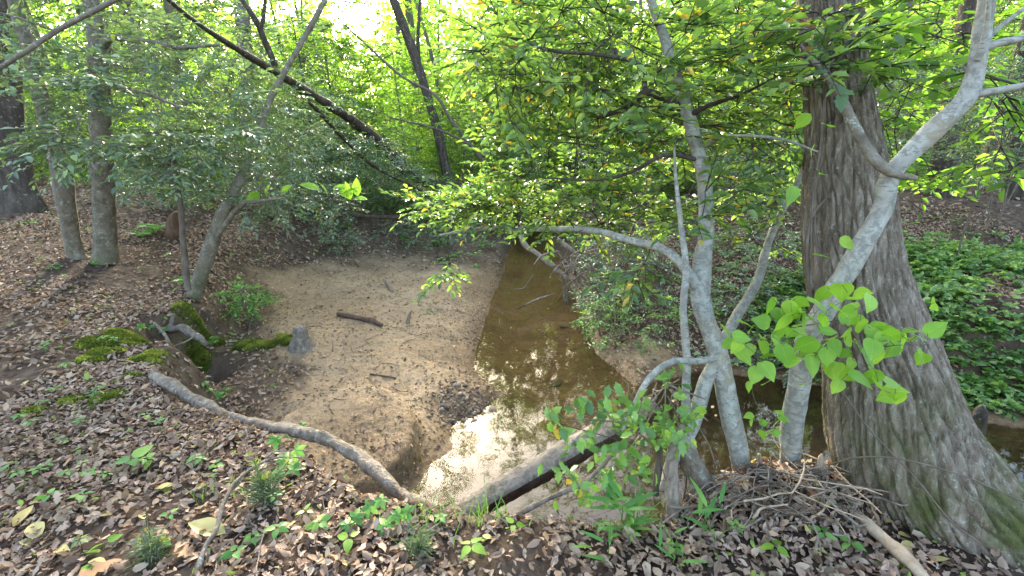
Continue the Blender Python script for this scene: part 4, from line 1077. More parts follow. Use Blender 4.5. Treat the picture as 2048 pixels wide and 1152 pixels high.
def timber():
    p, r = px_path([(905, 1040, 2.16, 40), (1000, 984, 2.22, 42), (1080, 938, 2.28, 44), (1160, 893, 2.34, 44), (1250, 845, 2.4, 42), (1310, 815, 2.46, 40)], 90)
    T = nrm(np.gradient(p, axis=0)); up = np.array([0, -.25, 1.]); X = nrm(np.cross(T, up)); Y = np.cross(X, T)
    root = thing("squared_log", "dark weathered squared log spanning the water below the foreground bank", "log", p[0])
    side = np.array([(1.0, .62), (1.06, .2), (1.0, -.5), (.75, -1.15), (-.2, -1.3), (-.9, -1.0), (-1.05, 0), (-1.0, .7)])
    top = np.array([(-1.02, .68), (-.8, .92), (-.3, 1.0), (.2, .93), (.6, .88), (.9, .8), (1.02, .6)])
    for nm, prof, mt, close in (("log_side", side, 'timber', False), ("lit_weathered_top", top, 'timber_lit_top', False)):
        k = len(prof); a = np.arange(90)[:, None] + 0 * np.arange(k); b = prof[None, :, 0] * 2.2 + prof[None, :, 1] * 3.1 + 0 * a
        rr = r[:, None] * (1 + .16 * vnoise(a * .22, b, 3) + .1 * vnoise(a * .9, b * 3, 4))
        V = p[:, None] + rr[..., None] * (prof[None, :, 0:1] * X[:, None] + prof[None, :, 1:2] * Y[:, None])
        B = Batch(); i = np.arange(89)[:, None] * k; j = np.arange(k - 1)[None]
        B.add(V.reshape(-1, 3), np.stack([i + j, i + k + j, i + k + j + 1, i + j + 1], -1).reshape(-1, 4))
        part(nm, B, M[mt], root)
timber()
wood("log", "thick mossy root log leaning out of the dark pool under the holly", "log", [(1360, 890, 2.1, 40), (1390, 935, 2.0, 48), (1420, 985, 1.92, 50), (1440, 1040, 1.84, 46), (1450, 1085, 1.78, 42)], 'branchlog', 30, 16, .25, seed=8)
wood("log", "broken grey log end poking left out of the drift pile", "log", [(1372, 1000, 1.9, 12), (1400, 993, 1.9, 30), (1440, 980, 1.92, 34), (1500, 970, 1.95, 30), (1560, 975, 1.98, 20)], 'drift', 24, 10, .3, seed=2)
wood("log", "smooth brown stick leaning under the broken grey log end", "log", [(1345, 1075, 1.76, 24), (1380, 1030, 1.84, 24), (1425, 975, 1.95, 20), (1450, 955, 2.0, 12)], 'drift', 20, 9, .15, seed=3)
wood("upright_stick", "upright pale dead stick standing at the bank edge below the holly", "stick", [(1343, 1075, 1.74, 30), (1345, 1000, 1.8, 27), (1343, 940, 1.84, 28), (1350, 890, 1.9, 22), (1365, 850, 1.95, 12)], 'drift', 30, 10, .18, seed=6)
wood("upright_stick", "thin dead stick standing in the shade left of the pale one", "stick", [(1310, 990, 1.95, 14), (1316, 930, 1.98, 15), (1322, 880, 2.02, 12)], 'twig', 14, 7, .15)
wood("pole", "long peeled tan pole lying on the leaves at the big trunk's foot", "pole", [(1676, 1003, 1.86, 14), (1720, 1035, 1.74, 24), (1770, 1080, 1.62, 32), (1815, 1118, 1.52, 36), (1850, 1160, 1.44, 34)], 'tan', 30, 10, .12, seed=9)
wood("broken_stub", "splintered pale stub standing by the big trunk's left foot", "stub", [(1632, 985, 1.95, 30), (1636, 950, 1.95, 26), (1642, 920, 1.95, 16), (1645, 908, 1.95, 5)], 'tan', 12, 8, .4, seed=12)
wood("broken_stub", "small splintered stub between the two white stems", "stub", [(1522, 960, 2.03, 14), (1520, 930, 2.03, 13), (1518, 908, 2.03, 7)], 'tan', 10, 7, .3, seed=13)
wood("stick", "dark stick lying on the middle of the sandbar", "stick", [(676, gy(676, 630) and 628, gy(676, 632), 9), (710, 634, gy(710, 638), 11), (740, 641, gy(740, 645), 12), (764, 650, gy(764, 654), 8)], 'rot', 14, 7, .25)
wood("stick", "short grey snag standing on the sandbar right of the dark stick", "stick", [(815, 645, gy(815, 646), 9), (818, 632, gy(815, 646), 7), (822, 622, gy(815, 646), 3)], 'drift', 8, 6, .2)
wood("stick", "slim brown stick lying at the foot of the sandbar", "stick", [(740, 748, gy(740, 750), 4), (770, 752, gy(770, 754), 4), (792, 756, gy(792, 757), 3)], 'rot', 8, 5, .2)
wood("stick", "short pale stick on the upper sand near the brush", "stick", [(772, 562, gy(772, 564), 6), (778, 572, gy(778, 576), 8), (784, 582, gy(784, 584), 5)], 'drift', 8, 6, .2)
wood("branch", "white bare branch reaching down over the far water", "branch", [(1040, 466, 8.8, 9), (1050, 490, 8.6, 11), (1085, 515, 8.4, 12), (1115, 540, 8.2, 11), (1140, 562, 8.0, 8)], 'drift', 24, 7, .2)
wood("branch", "pale slanting branch above the root tangle", "branch", [(1115, 480, 8.3, 10), (1140, 498, 8.2, 9), (1170, 520, 8.1, 7)], 'drift', 14, 7, .2)
wood("log", "thin dark log lying across behind the low brush", "log", [(480, 420, 10.5, 7), (600, 425, 10.6, 9), (720, 432, 10.6, 9), (845, 437, 10.6, 7)], 'bark_dark', 24, 8, .1)
wood("log", "pale fallen log on the far bank beyond the creek", "log", [(1115, 393, 15.5, 9), (1190, 391, 15.6, 10), (1275, 392, 15.8, 9)], 'drift', 14, 8, .1)
wood("log", "bleached broken log end jutting over the far water", "log", [(935, 440, 11, 8), (960, 448, 10.5, 9), (1000, 458, 10, 9), (1040, 462, 9.6, 7)], 'drift', 14, 8, .2)
ysn = gy(350, 475)
wood("snag", "short broken rotten snag behind the dead sapling", "snag", [(346, 478, ysn, 40), (348, 455, ysn, 34), (350, 435, ysn, 24), (354, 424, ysn, 10)], 'rot', 16, 10, .35, seed=21)
yst = gy(600, 695)
wood("stump", "little weathered stump at the edge of the sand", "stump", [(604, 712, yst, 50), (600, 694, yst, 38), (597, 676, yst, 33), (595, 662, yst, 30), (593, 655, yst, 20)], 'branchlog', 24, 16, .55, seed=23)
wood("stump", "broken dark stump standing in the pool right of the big trunk", "stump", [(1935, 905, 3.55, 58), (1945, 870, 3.55, 54), (1955, 835, 3.55, 50), (1962, 818, 3.55, 30), (1966, 812, 3.55, 8)], 'bark_dark', 18, 14, .35, seed=25)
yr = gy(345, 668)
wood("root", "twisted exposed root arching over the hollow in the left bank", "root", [(325, 640, yr + .12, 18), (340, 658, yr - .02, 20), (365, 655, yr - .1, 20), (385, 668, yr - .15, 18), (402, 678, yr - .2, 18), (412, 690, yr - .2, 10)], 'branchlog', 24, 9, .3, seed=27,
     extra=[[(340, 658, yr - .02, 12), (345, 640, yr, 10), (347, 628, yr, 7)]])
wood("root", "thin root sloping down from the mossy bank edge", "root", [(308, 645, 4.3, 7), (330, 670, 4.25, 9), (345, 700, 4.15, 9), (370, 735, 4.0, 8), (400, 760, 3.85, 6)], 'branchlog', 20, 7, .2)
wood("root", "pale bent rootlet crossing the hollow", "root", [(320, 705, 4.1, 4), (350, 692, 4.1, 5), (378, 680, 4.1, 5), (392, 664, 4.15, 4)], 'drift', 14, 6, .15)
wood("branch", "thin forked dead branch standing from the leaves to the creeper", "branch", [(392, 1150, 1.42, 12), (412, 1090, 1.52, 11), (432, 1060, 1.58, 11), (450, 1000, 1.7, 10), (480, 955, 1.82, 8), (540, 918, 1.95, 5), (600, 914, 2.0, 3)], 'branchlog', 40, 7, .15,
     extra=[[(525, 925, 1.93, 5), (545, 905, 1.98, 4), (572, 900, 2.0, 3)]])
wood("stick", "tan slanting stick below the creeper on the near bank", "stick", [(600, 975, 2.0, 9), (640, 1000, 1.92, 16), (690, 1030, 1.82, 16), (740, 1045, 1.78, 9)], 'tan', 16, 8, .15)
wood("stick", "short tan stick end propped in the hollow of the near bank", "stick", [(668, 968, 2.1, 9), (685, 988, 2.05, 8), (705, 1018, 1.98, 8)], 'drift', 10, 7, .15)
wood("branch", "long thin pale twig reaching from the shrub down to the near grass", "branch", [(1035, 1030, 1.8, 14), (1070, 1010, 1.83, 11), (1130, 982, 1.9, 10), (1170, 965, 1.92, 9), (1240, 890, 1.95, 7), (1290, 820, 2.0, 5)], 'drift', 30, 7, .15)

def twig_at(name, label, group, u, v, L, r, mat, up=.15, cat="twig", az=None, lift=.015):
    g = G(u, v); a = rng.uniform(0, PI) if az is None else az
    d = np.array([math.cos(a), math.sin(a), 0]); n = 8; t = np.linspace(-.5, .5, n)[:, None] * L
    pts = g + d * t; pts[:, 2] = hz(pts[:, 0], pts[:, 1]); base = np.maximum.accumulate(pts[:, 2]) * .5 + .5 * pts[:, 2].max()
    pts[:, 2] = base + lift + min(up * rng.uniform(-.2, 1) * L, .06) * np.linspace(0, 1, n)
    pts += np.cross(d, [0, 0, 1.]) * rng.normal() * .11 * L * np.sin(np.linspace(0, PI * (1 + rng.uniform()), n))[:, None] + rng.normal(size=(n, 3)) * .012 * L
    B = Batch(); tube(B, pts, np.linspace(r, r * .5, n), 6, .15, int(u))
    o = link(name, shift(B, g).mesh(name, M[mat], True)); o.location = g
    return tag(o, label, cat, group)
for i in range(170):
    u = rng.normal(1560, 110); v = rng.uniform(955, 1055)
    if u > 1790 or u < 1380: continue
    twig_at("twig", "grey dead twig in the drift pile between the white stems and the big trunk", "twigs of the drift pile", u, v, rng.uniform(.06, .16) if i % 3 else rng.uniform(.2, .5), rng.uniform(.002, .007), random.choice(['drift', 'drift', 'twig', 'branchlog', 'rot', 'tan']), .35, az=rng.normal(.1, 1.0), lift=rng.uniform(.005, .06))
for i in range(46):
    u, v = rng.uniform(20, 1300), rng.uniform(880, 1150)
    if lut(DB, *G(u, v)[:2]) > -.02: continue
    twig_at("twig", "thin dead twig lying among the leaves of the near bank", "twigs on the near bank", u, v, rng.uniform(.12, .4), rng.uniform(.0015, .004), random.choice(['drift', 'twig']), .05)
for i in range(40):
    u, v = rng.uniform(560, 960), rng.uniform(520, 800)
    g = G(u, v)
    if lut(sandm, g[0], g[1]) < .5 or lut(DW, g[0], g[1]) > 0: continue
    twig_at("twig", "small dark twig lying on the sandbar", "twigs on the sandbar", u, v, rng.uniform(.08, .3), rng.uniform(.002, .005), random.choice(['rot', 'twig']), .02, lift=.004)
# tangle of washed roots and sticks at the far right water edge
for i in range(46):
    u0, v0 = rng.normal(1150, 26), rng.normal(535, 28); y0 = 7.8 + rng.normal() * .2
    a = P(u0, v0, y0); b = P(u0 + rng.normal() * 30, min(v0 + abs(rng.normal()) * 50, 632), y0 + rng.normal() * .2)
    pth, rr = smooth_path([a, .5 * (a + b) + rng.normal(size=3) * .08, b], [.006, .012, .005] if i % 3 else [.012, .02, .01], 10)
    B = Batch(); tube(B, pth, rr, 6, .15, i)
    o = link("root", shift(B, a).mesh("root", M['drift'] if i % 2 else M['branchlog'], True)); o.location = a
    tag(o, "washed out root or stick in the tangle at the right water edge", "root", "tangle of roots on the right water edge")
# dead sticks round the feet of the holly
for i in range(36):
    u0, v0 = rng.normal(1345, 45), rng.uniform(740, 920); y0 = 2.05 + rng.uniform(0, .5)
    a = P(u0, v0, y0); b = P(u0 + rng.normal() * 60, v0 + rng.uniform(20, 110), y0 - rng.uniform(0, .15))
    pth, rr = smooth_path([a, .5 * (a + b) + rng.normal(size=3) * .02, b], np.array([.5, 1, .8]) * rng.uniform(.002, .007), 8)
    B = Batch(); tube(B, pth, rr, 6, .12, i)
    o = link("twig", shift(B, a).mesh("twig", M['drift'] if i % 3 else M['twig'], True)); o.location = a
    tag(o, "dead twig caught in the tangle at the foot of the forked holly", "twig", "twigs caught at the holly's foot")

# ------------------------------------------------------------------ stones
def stone_mesh(seed):
    import bmesh
    bm = bmesh.new(); bmesh.ops.create_icosphere(bm, subdivisions=2, radius=1)
    rs = np.random.default_rng(seed); pl = nrm(rs.normal(size=(9, 3))); off = rs.uniform(.62, .95, 9)
    for v in bm.verts:
        c = np.array(v.co)
        for q, o_ in zip(pl, off):
            e = c @ q - o_
            if e > 0: c = c - q * e
        v.co = Vector(c * [1, .8, .6])
    me = bpy.data.meshes.new("stone"); bm.to_mesh(me); bm.free(); me.materials.append(M['stone']); return me
STM = [stone_mesh(i) for i in range(6)]
gp = np.array([G(rng.normal(930, 50), rng.normal(795, 30)) for _ in range(420)])
gp = gp[lut(DW, gp[:, 0], gp[:, 1]) < .03]; gp[:, 2] = np.maximum(gp[:, 2], ZW) + .006
B = Batch(); gn = nrm(np.array([0, 0, 1.]) + .35 * rng.normal(size=gp.shape)); leaves(B, DEADC[0], gp, np.cross(gn, rng.normal(size=gp.shape)), gn, rng.uniform(.02, .05, len(gp)), rng.uniform(0, .45, len(gp)))
o = link("leaf_debris", B.mesh("leaf_debris", M['litter'])); o["kind"] = "stuff"; tag(o, "dark wet leaf debris caught among the stones of the gravel spit", "leaf litter")
for i in range(230):
    u, v = rng.normal(935, 56), rng.normal(798, 34)
    g = G(u, v)
    if i > 110: u, v = rng.uniform(880, 960), rng.uniform(780, 850); g = G(u, v)
    if u > 1030 or u < 830 or v < 735 or v > 860: continue
    o = link("stone", STM[i % 6]); s = rng.uniform(.006, .024) * (1.8 if rng.uniform() < .15 else 1)
    o.scale = (s, s, s); o.location = (g[0], g[1], max(float(hz(g[0], g[1])), ZW - .01) + s * .05); o.rotation_euler = (rng.normal() * .3, rng.normal() * .3, rng.uniform(0, 6))
    tag(o, "small grey or brown stone in the gravel spit at the water's edge", "stone", "stones of the gravel spit")
for u, v, s, l in [(985, 822, .06, "reddish brown flat stone at the tip of the gravel spit"), (888, 815, .05, "dark upright stone at the left of the gravel spit"), (915, 770, .045, "grey stone at the top of the gravel spit")]:
    g = G(u, v); o = link("stone", STM[2]); o.scale = (s, s, s); o.location = (g[0], g[1], g[2] + s * .2); o.rotation_euler = (.1, .1, u); tag(o, l, "stone")
for u, v, s, l in [(1110, 768, .1, "dark sunken stone under the water in mid creek"), (1130, 652, .12, "round dark stone under the water at the right"), (1085, 890, .09, "dark sunken stone near the squared log")]:
    g = G(u, v); o = link("stone", STM[3]); o.scale = (s * 1.3, s, s * .5); g[2] = hz(g[0], g[1]); o.location = (g[0], g[1], g[2] + s * .1); o.rotation_euler = (0, 0, u); tag(o, l, "stone")

# ------------------------------------------------------------------ small plants
def big_leaf_plant(name, label, cat, loc, spots, mat, fine, tname, S, stem_from=None, group=None, rs=.0025, toward=None, hang=.35):
    """leaves at given (u, v, y) spots, each on a stalk back to the plant's stem"""
    root = thing(name, label, cat, loc, group)
    O = np.array([P(u, v, y) for u, v, y in spots]); n = len(O)
    Yd = rng.normal(size=(n, 3)) * .6; Yd[:, 2] -= hang
    if toward is not None: Yd = Yd + np.asarray(toward)
    Yd = nrm(Yd); N = nrm(np.array([0, -.5, .85]) + .45 * rng.normal(size=(n, 3)))
    SS_ = S * rng.uniform(.75, 1.2, n)
    B = Batch()
    nodes = np.asarray(stem_from if stem_from is not None else [np.array(loc)], float)
    grow(B, nodes, np.full(len(nodes), rs), O, jitter=.08, rise=.03, segs=5, k_len=.0012, rmin=.0011)
    if stem_from is not None and len(nodes) > 2: tube(B, nodes, np.linspace(rs, rs * .6, len(nodes)), 6, .1)
    part("stem", B, M['twig'] if cat != "seedling" else M['grass'], root)
    put_leaves(root, O, Yd, N, SS_, rng.uniform(0, 1, n), M[mat], fine, tname, n_ind=300, minpx=0)
    return root
# the bright heart-leaved bough in front of the trunk
hs = [(1655, 583), (1690, 600), (1590, 605), (1545, 605), (1620, 610), (1640, 625), (1600, 635), (1650, 640), (1575, 640), (1710, 597), (1740, 600), (1665, 622), (1715, 640), (1735, 660), (1760, 655), (1480, 652), (1455, 668), (1500, 668),
      (1525, 660), (1545, 630), (1480, 690), (1520, 690), (1505, 700), (1545, 680), (1560, 665), (1585, 668), (1625, 645), (1640, 668), (1660, 685), (1630, 690), (1600, 690), (1565, 700), (1590, 705), (1560, 720), (1620, 720), (1645, 705),
      (1670, 700), (1690, 690), (1700, 715), (1720, 705), (1745, 690), (1770, 675), (1800, 675), (1830, 668), (1855, 675), (1795, 690), (1760, 710), (1690, 740), (1710, 752), (1740, 745), (1755, 780), (1770, 790), (1790, 796), (1660, 735), (1650, 720),
      (1500, 715), (1525, 735), (1515, 745), (1680, 770), (1710, 690), (1730, 720), (1850, 690), (1835, 705), (1820, 690), (1785, 782), (1690, 655), (1565, 655), (1700, 665), (1468, 680)]
nodes_h = px_path([(1700, 560, 1.85, 5), (1680, 640, 1.74, 5), (1640, 700, 1.68, 5), (1570, 690, 1.65, 4), (1490, 670, 1.62, 3)], 16)[0]
nodes_h2 = px_path([(1680, 640, 1.74, 4), (1740, 690, 1.62, 4), (1800, 690, 1.5, 3), (1850, 690, 1.45, 3)], 12)[0]
big_leaf_plant("redbud_branch", "drooping bough of bright heart shaped leaves before the big trunk", "branch", nodes_h[0], [(u, v - 8, 1.66 - .0005 * max(0, u - 1640) + .06 * rng.normal()) for u, v in hs + [(a + rng.normal() * 22, b + rng.normal() * 26) for a, b in hs[::2]]], 'heart', FINE_HEART, 'heart', .068,
               np.concatenate([nodes_h, nodes_h2]), hang=.5)
big_leaf_plant("vine_leaf_spray", "trailing vine with four big leaves up the trunk's left side", "vine", P(1640, 300, 2.0), [(1622, 228, 1.95), (1660, 255, 1.95), (1622, 300, 1.92), (1590, 372, 1.9), (1638, 345, 1.92), (1625, 510, 1.86), (1680, 475, 1.84)], 'heart', FINE_OVATE, 'ovate', .085,
               px_path([(1650, 200, 2.1, 3), (1640, 300, 2.0, 3), (1625, 400, 1.96, 3), (1622, 520, 1.9, 3)], 14)[0], rs=.005, hang=.2, toward=(.5, 0, 0))
big_leaf_plant("greenbrier_vine", "small hanging spray of heart leaves between the two white stems", "vine", P(1500, 770, 2.0), [(1500, 765, 2), (1505, 830, 1.95), (1500, 842, 1.95), (1520, 846, 1.95), (1525, 838, 1.95), (1545, 865, 1.95), (1558, 835, 1.95), (1566, 828, 1.95), (1548, 852, 1.95), (1525, 862, 1.95), (1556, 860, 1.95)],
               'heart', FINE_HEART, 'heart', .045, px_path([(1500, 760, 2.0, 2), (1510, 800, 2.0, 2), (1530, 828, 1.98, 2), (1570, 825, 1.97, 2)], 14)[0], rs=.0016, hang=.6)
# shrub over the squared log
sh = [(1200, 810), (1150, 835), (1130, 860), (1110, 845), (1160, 815), (1190, 850), (1250, 800), (1260, 820), (1230, 830), (1270, 850), (1210, 880), (1180, 900), (1230, 900), (1260, 890), (1290, 880), (1310, 860), (1330, 850), (1345, 830), (1365, 845),
      (1350, 870), (1320, 890), (1370, 820), (1300, 820), (1280, 835), (1240, 930), (1265, 905), (1215, 950), (1165, 970), (1160, 980), (1290, 935), (1255, 945), (1335, 880), (1360, 880), (1340, 900), (1195, 830), (1140, 880), (1220, 845), (1245, 865), (1300, 850), (1385, 830), (1345, 770), (1355, 740), (1120, 935), (1130, 950), (1180, 985)]
sspots = [(u + rng.normal() * 14, v + rng.normal() * 11, 1.92 + .09 * rng.normal()) for u, v in sh for _ in range(6)]
st1 = px_path([(1340, 990, 1.98, 7), (1310, 900, 1.95, 6), (1250, 850, 1.92, 5), (1180, 840, 1.9, 4), (1110, 845, 1.88, 2)], 20)[0]; st2 = px_path([(1310, 900, 1.95, 6), (1340, 850, 1.95, 5), (1370, 820, 1.95, 3)], 10)[0]; st3 = px_path([(1300, 890, 1.95, 5), (1240, 920, 1.92, 4), (1170, 975, 1.88, 3)], 10)[0]
big_leaf_plant("holly_shrub", "small bright leaved shrub arching over the squared log", "shrub", st1[0], sspots, 'shrubleaf', FINE_SPINY, 'spiny', .062, np.concatenate([st1, st2, st3]), hang=.05)
big_leaf_plant("greenbrier_vine", "three clusters of smooth bright leaves lying over the holly shrub", "vine", P(1270, 830, 1.85), [(1262, 832, 1.82), (1275, 812, 1.82), (1290, 845, 1.82), (1268, 850, 1.82), (1255, 898, 1.82), (1265, 920, 1.82), (1240, 905, 1.82), (1215, 948, 1.82), (1232, 960, 1.82), (1222, 975, 1.82), (1290, 930, 1.82), (1305, 945, 1.82), (1285, 945, 1.82), (1300, 915, 1.82)],
               'heart', FINE_OVATE, 'ovate', .05, px_path([(1285, 800, 1.85, 2), (1260, 880, 1.84, 2), (1250, 950, 1.84, 2)], 10)[0], rs=.0015)
def seedling(label, u, v, S, k=4, mat='heart', h=.1, group=None, name="seedling", tp=FINE_OVATE, tn='ovate', cat="seedling"):
    g = G(u, v); root = thing(name, label, cat, g, group)
    B = Batch(); top = g + [rng.normal() * .01, rng.normal() * .01, h]
    tube(B, np.array([g - [0, 0, .02], .5 * (g + top) + rng.normal(size=3) * .004, top]), [.0018, .0014, .001], 5); part("stem", B, M['grass'], root)
    a = np.arange(k) * 2 * PI / k + rng.uniform(0, 6); Y = np.stack([np.cos(a), np.sin(a), rng.uniform(-.25, .25, k)], -1); N = np.array([0, 0, 1.]) + .25 * rng.normal(size=(k, 3))
    put_leaves(root, np.tile(top, (k, 1)) + Y * .008, Y, N, S * rng.uniform(.75, 1.15, k), rng.uniform(0, 1, k), M[mat], tp, tn, n_ind=300, minpx=0)
seedling("four leaved seedling on bare soil at the bottom centre", 945, 1118, .062, 4, h=.07)
seedling("two leaved seedling at the bottom left of centre", 700, 1105, .055, 3, h=.06)
seedling("small bright seedling standing on the bank edge above the grass", 1035, 1075, .05, 3, h=.08)
seedling("three leaved seedling in front of the drift pile", 1555, 1112, .055, 3, h=.06)
seedling("lone seedling with a broad leaf in the bottom left leaves", 208, 1100, .06, 2, h=.04)
seedling("broad leaved light green seedling left of the pine seedling", 272, 940, .1, 3, h=.07, mat='creeper')
for u, v in [(620, 1040), (560, 1080), (640, 1060), (1270, 1085), (1700, 1110), (1475, 1085), (345, 1045), (880, 1060), (430, 960), (40, 850), (60, 865), (130, 900), (95, 700), (30, 660), (205, 690), (140, 740), (130, 560), (65, 590), (1210, 1075), (1650, 1085), (1340, 1120)] + [(rng.uniform(20, 640), rng.uniform(640, 1120)) for _ in range(34)]:
    if lut(DB, *G(u, v)[:2]) > -.05: continue
    seedling("little green seedling with few leaves among dead leaves", float(u), float(v), rng.uniform(.03, .05), int(rng.integers(3, 6)), 'creeper', rng.uniform(.04, .08), "little seedlings on the near bank")
def creeper(label, spots, S):
    g = G(*spots[0][:2]); root = thing("creeper", label, "creeper", g)
    O, Y, N, S_, A = [], [], [], [], []
    B = Batch()
    for u, v, up in spots:
        q = G(u, v); t = q + [0, -.02, up]; tube(B, np.array([q - [0, 0, .02], q + [0, .01, up * .6], t]), [.002, .0015, .001], 5)
        nn = nrm(np.array([0, -.35, .85]) + .25 * rng.normal(size=3)); ax = nrm(np.cross(nn, rng.normal(size=3))); bx = np.cross(nn, ax)
        for a in np.linspace(-2.1, 2.1, 5):
            O.append(t); Y.append(math.cos(a) * ax + math.sin(a) * bx - .15 * nn); N.append(nn + .15 * rng.normal(size=3)); S_.append(S * (1.1 - .12 * abs(a)) * rng.uniform(.85, 1.1))
    part("stem", B, M['grass'], root)
    put_leaves(root, np.array(O), np.array(Y), np.array(N), np.array(S_), rng.uniform(0, 1, len(O)), M['creeper'], FINE_OVAL, 'oval', n_ind=300, minpx=0)
creeper("five fingered creeper climbing over the curved branch", [(560, 905, .1), (585, 900, .14), (610, 880, .14), (575, 940, .08), (600, 930, .1), (560, 960, .05), (595, 955, .06), (570, 880, .14)], .055)
creeper("five fingered creeper at the near bank edge under the branch", [(715, 1050, .06), (745, 1035, .08), (770, 1030, .1), (800, 1045, .06), (820, 1040, .06), (700, 1060, .05), (775, 1060, .04)], .05)
creeper("five fingered creeper left of the pine seedling's stick", [(440, 800, .06), (425, 790, .06), (455, 785, .05), (410, 775, .05)], .06)
creeper("five fingered creeper on the moss at the left bank edge", [(290, 668, .08), (305, 665, .07), (330, 672, .08)], .06)
def pine(label, u, v, h, ang):
    g = G(u, v); root = thing("pine_seedling", label, "seedling", g)
    B = Batch(); NB = Batch()
    tips = [np.array([math.sin(a) * h * f, rng.normal() * .02, h * f * math.cos(a)]) for a, f in ang]
    for t in [np.array([.0, 0, h * .55])] + tips:
        b = g + (np.array([0, 0, h * .3]) if t is not tips[0] else 0); e = g + t
        tube(B, np.array([b, .5 * (b + e) + [0, 0, .01], e]), [.003, .0025, .002], 6)
        n = 90; f = rng.uniform(.25, 1, n)[:, None]; O = b + (e - b) * f
        ax = nrm(e - b); rd = rng.normal(size=(n, 3)); Y = nrm(ax * .9 + nrm(rd - (rd @ ax)[:, None] * ax))
        leaves(NB, leaf_simple(.035, 0, .08), O, Y, rng.normal(size=(n, 3)), rng.uniform(.3, .55, n) * min(h * .5, .1), np.where(f[:, 0] > .8, .95, rng.uniform(0, .7, n)))
    n = 260; O = g + rng.normal(size=(n, 3)) * [.012, .012, .04] + [0, 0, h * .22]
    leaves(NB, leaf_simple(.03, 0, .15), O, nrm(rng.normal(size=(n, 3)) * [1, 1, .5] + [0, 0, .25]), rng.normal(size=(n, 3)), rng.uniform(.05, .1, n), rng.uniform(0, .6, n))
    part("stem", B, M['grass'], root); part("needles", NB, M['needle'], root, kind='stuff')
pine("small pine seedling with three yellow green shoots on the near bank", 535, 1010, .26, [(-.75, .75), (-.05, 1.0), (.5, 1.0), (-.5, .5)])
pine("tiny pine seedling among the leaves at the bottom left", 308, 1120, .13, [(0, 1.0), (.5, .8), (-.5, .7)])
pine("tiny sparse pine seedling left of the bottom centre", 838, 1110, .09, [(0, 1.0), (.6, .8), (-.5, .8)])
def fern(label, u, v, L, k=6):
    g = G(u, v); root = thing("fern", label, "fern", g)
    for i in range(k):
        a = 2 * PI * i / k + rng.normal() * .3; d = np.array([math.cos(a), math.sin(a) * .8, 0]); l = L * rng.uniform(.7, 1.1)
        t = np.linspace(0, 1, 12)[:, None]; pts = g + d * l * t * .75 + np.array([0, 0, l]) * (t * .9 - .65 * t * t)
        B = Batch(); tube(B, pts, np.linspace(.002, .0008, 12), 4)
        T = nrm(np.gradient(pts, axis=0)); S = nrm(np.cross(T, [0, 0, 1.])); N = np.cross(S, T)
        for sd in (-1, 1): leaves(B, leaf_simple(.32, .05, .12), pts[1:], S[1:] * sd + T[1:] * .45, N[1:], l * .27 * np.sin(np.linspace(.35, 2.9, 11)) + .005, rng.uniform(.3, .9, 11))
        part("frond", B, M['creeper'], root, smooth=False)
fern("small fern on the left bank beside the rotten snag", 315, 465, .42)
fern("light green fern left of the first fern", 285, 475, .32, 5)
fern("little fern at the base of the leaning young tree", 385, 570, .3, 5)
fern("fern in the shady hollow below the root", 415, 690, .22, 6)
def tuft(label, u, v, n, L, spread, name="grass_tuft", w=1., S=None):
    g = G(u, v); root = thing(name, label, "grass", g)
    for i in range(n):
        x, y = g[0] + rng.normal() * spread, g[1] + rng.normal() * spread * .4
        b = np.array([x, y, hz(x, y) - .01]); a = rng.uniform(0, 2 * PI); l = L * rng.uniform(.5, 1.1); bend = rng.uniform(.2, .8)
        t = np.linspace(0, 1, 6); d = np.array([math.cos(a), math.sin(a), 0])
        pts = b + np.outer(t * t * bend * l, d) + np.outer(t * l * (1 - .3 * bend * t), [0, 0, 1.])
        wd = np.cross(d, [0, 0, 1.]) * .0028 * w; q = (1 - t ** 3)[:, None] * wd
        V = np.concatenate([pts - q, pts + q]); F = np.array([(k, k + 1, k + 7, k + 6) for k in range(5)])
        B = Batch(); B.add(V, F, rng.uniform(0, 1)); part("blade", B, M['grass'], root, smooth=False)
tuft("long thin grass tuft overhanging the squared log's near end", 960, 1045, 40, .2, .1)
tuft("grass tuft at the bank edge left of the squared log", 850, 1050, 26, .15, .1)
tuft("fine grass tuft standing by the water right of the pale twig", 1258, 1062, 24, .22, .03)
tuft("sparse grass right of the pine seedling on the near bank", 430, 1000, 18, .1, .06)
tuft("short grass among leaves at the foot of the drift pile", 1400, 1090, 16, .12, .06)
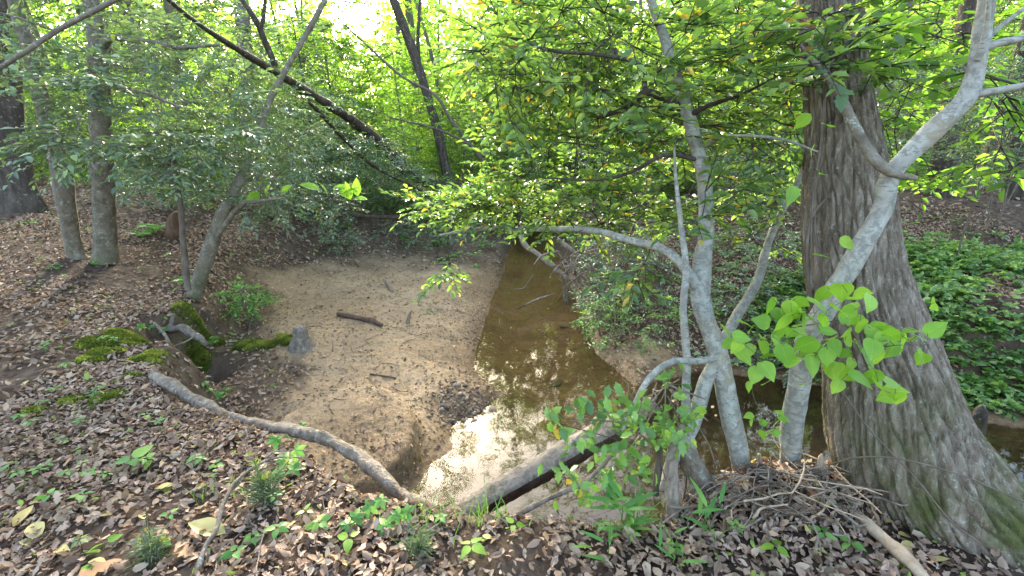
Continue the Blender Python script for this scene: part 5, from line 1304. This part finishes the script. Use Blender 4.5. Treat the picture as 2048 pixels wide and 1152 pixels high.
def cane(label, u, v, k, L, S=None):
    g = G(u, v); root = thing("broad_grass", label, "grass plant", g)
    B = Batch(); O, Y, N = [], [], []
    for i in range(k):
        f = i / k; O.append(g + [rng.normal() * .03, rng.normal() * .02, .03 + .16 * f]); a = rng.uniform(0, 6.28); Y.append([math.cos(a), .6 * math.sin(a), .55]); N.append([-.4 * math.cos(a), -.4 * math.sin(a) - .3, .8])
    tube(B, np.array([g, g + [0.005, 0, .1], g + [0, 0, .2]]), [.002, .002, .001], 5); part("stem", B, M['grass'], root)
    put_leaves(root, np.array(O), np.array(Y, float), np.array(N, float), L * rng.uniform(.7, 1.1, k), rng.uniform(.2, 1, k), M['creeper'], leaf_fine([(0, .02), (.2, .07), (.5, .075), (.8, .04), (1, .002)], .05, .25), 'blade', n_ind=300, minpx=0)
cane("broad bladed grass plant at the water's edge under the shrub", 1240, 1065, 18, .16)
cane("broad bladed grass sprig right of the upright stick", 1405, 1075, 8, .13)
cane("broad bladed grass sprig at the bottom right of centre", 1215, 1120, 6, .1)
cane("small broad bladed grass sprig below the upright stick", 1345, 1135, 6, .09)
big_leaf_plant("smilax_sprig", "sprig of round glossy leaves beside the broad bladed grass", "vine", P(1265, 1060, 1.75), [(1245, 1012, 1.74), (1275, 1010, 1.74), (1260, 1025, 1.74), (1280, 1035, 1.74), (1110, 1020, 1.76), (1135, 1032, 1.76), (1150, 1045, 1.76)], 'heart', FINE_OVATE, 'ovate', .06,
               px_path([(1262, 1075, 1.72, 2), (1262, 1040, 1.74, 2), (1262, 1015, 1.75, 2)], 8)[0], hang=.0)
# yellow new leaves hanging in the middle distance
yq = ys + .2
big_leaf_plant("tulip_seedling", "bright yellow green leaf spray hanging above the low brush", "branch", P(660, 395, yq), [(640, 380, yq), (665, 378, yq), (690, 385, yq), (715, 392, yq), (655, 390, yq), (700, 400, yq), (680, 372, yq), (735, 398, yq), (560, 390, yq), (520, 385, yq), (535, 395, yq)], 'heart', FINE_OVAL, 'oval', .2,
               px_path([(500, 405, yq, 3), (600, 395, yq, 3), (730, 398, yq, 3)], 14)[0], hang=-.1)
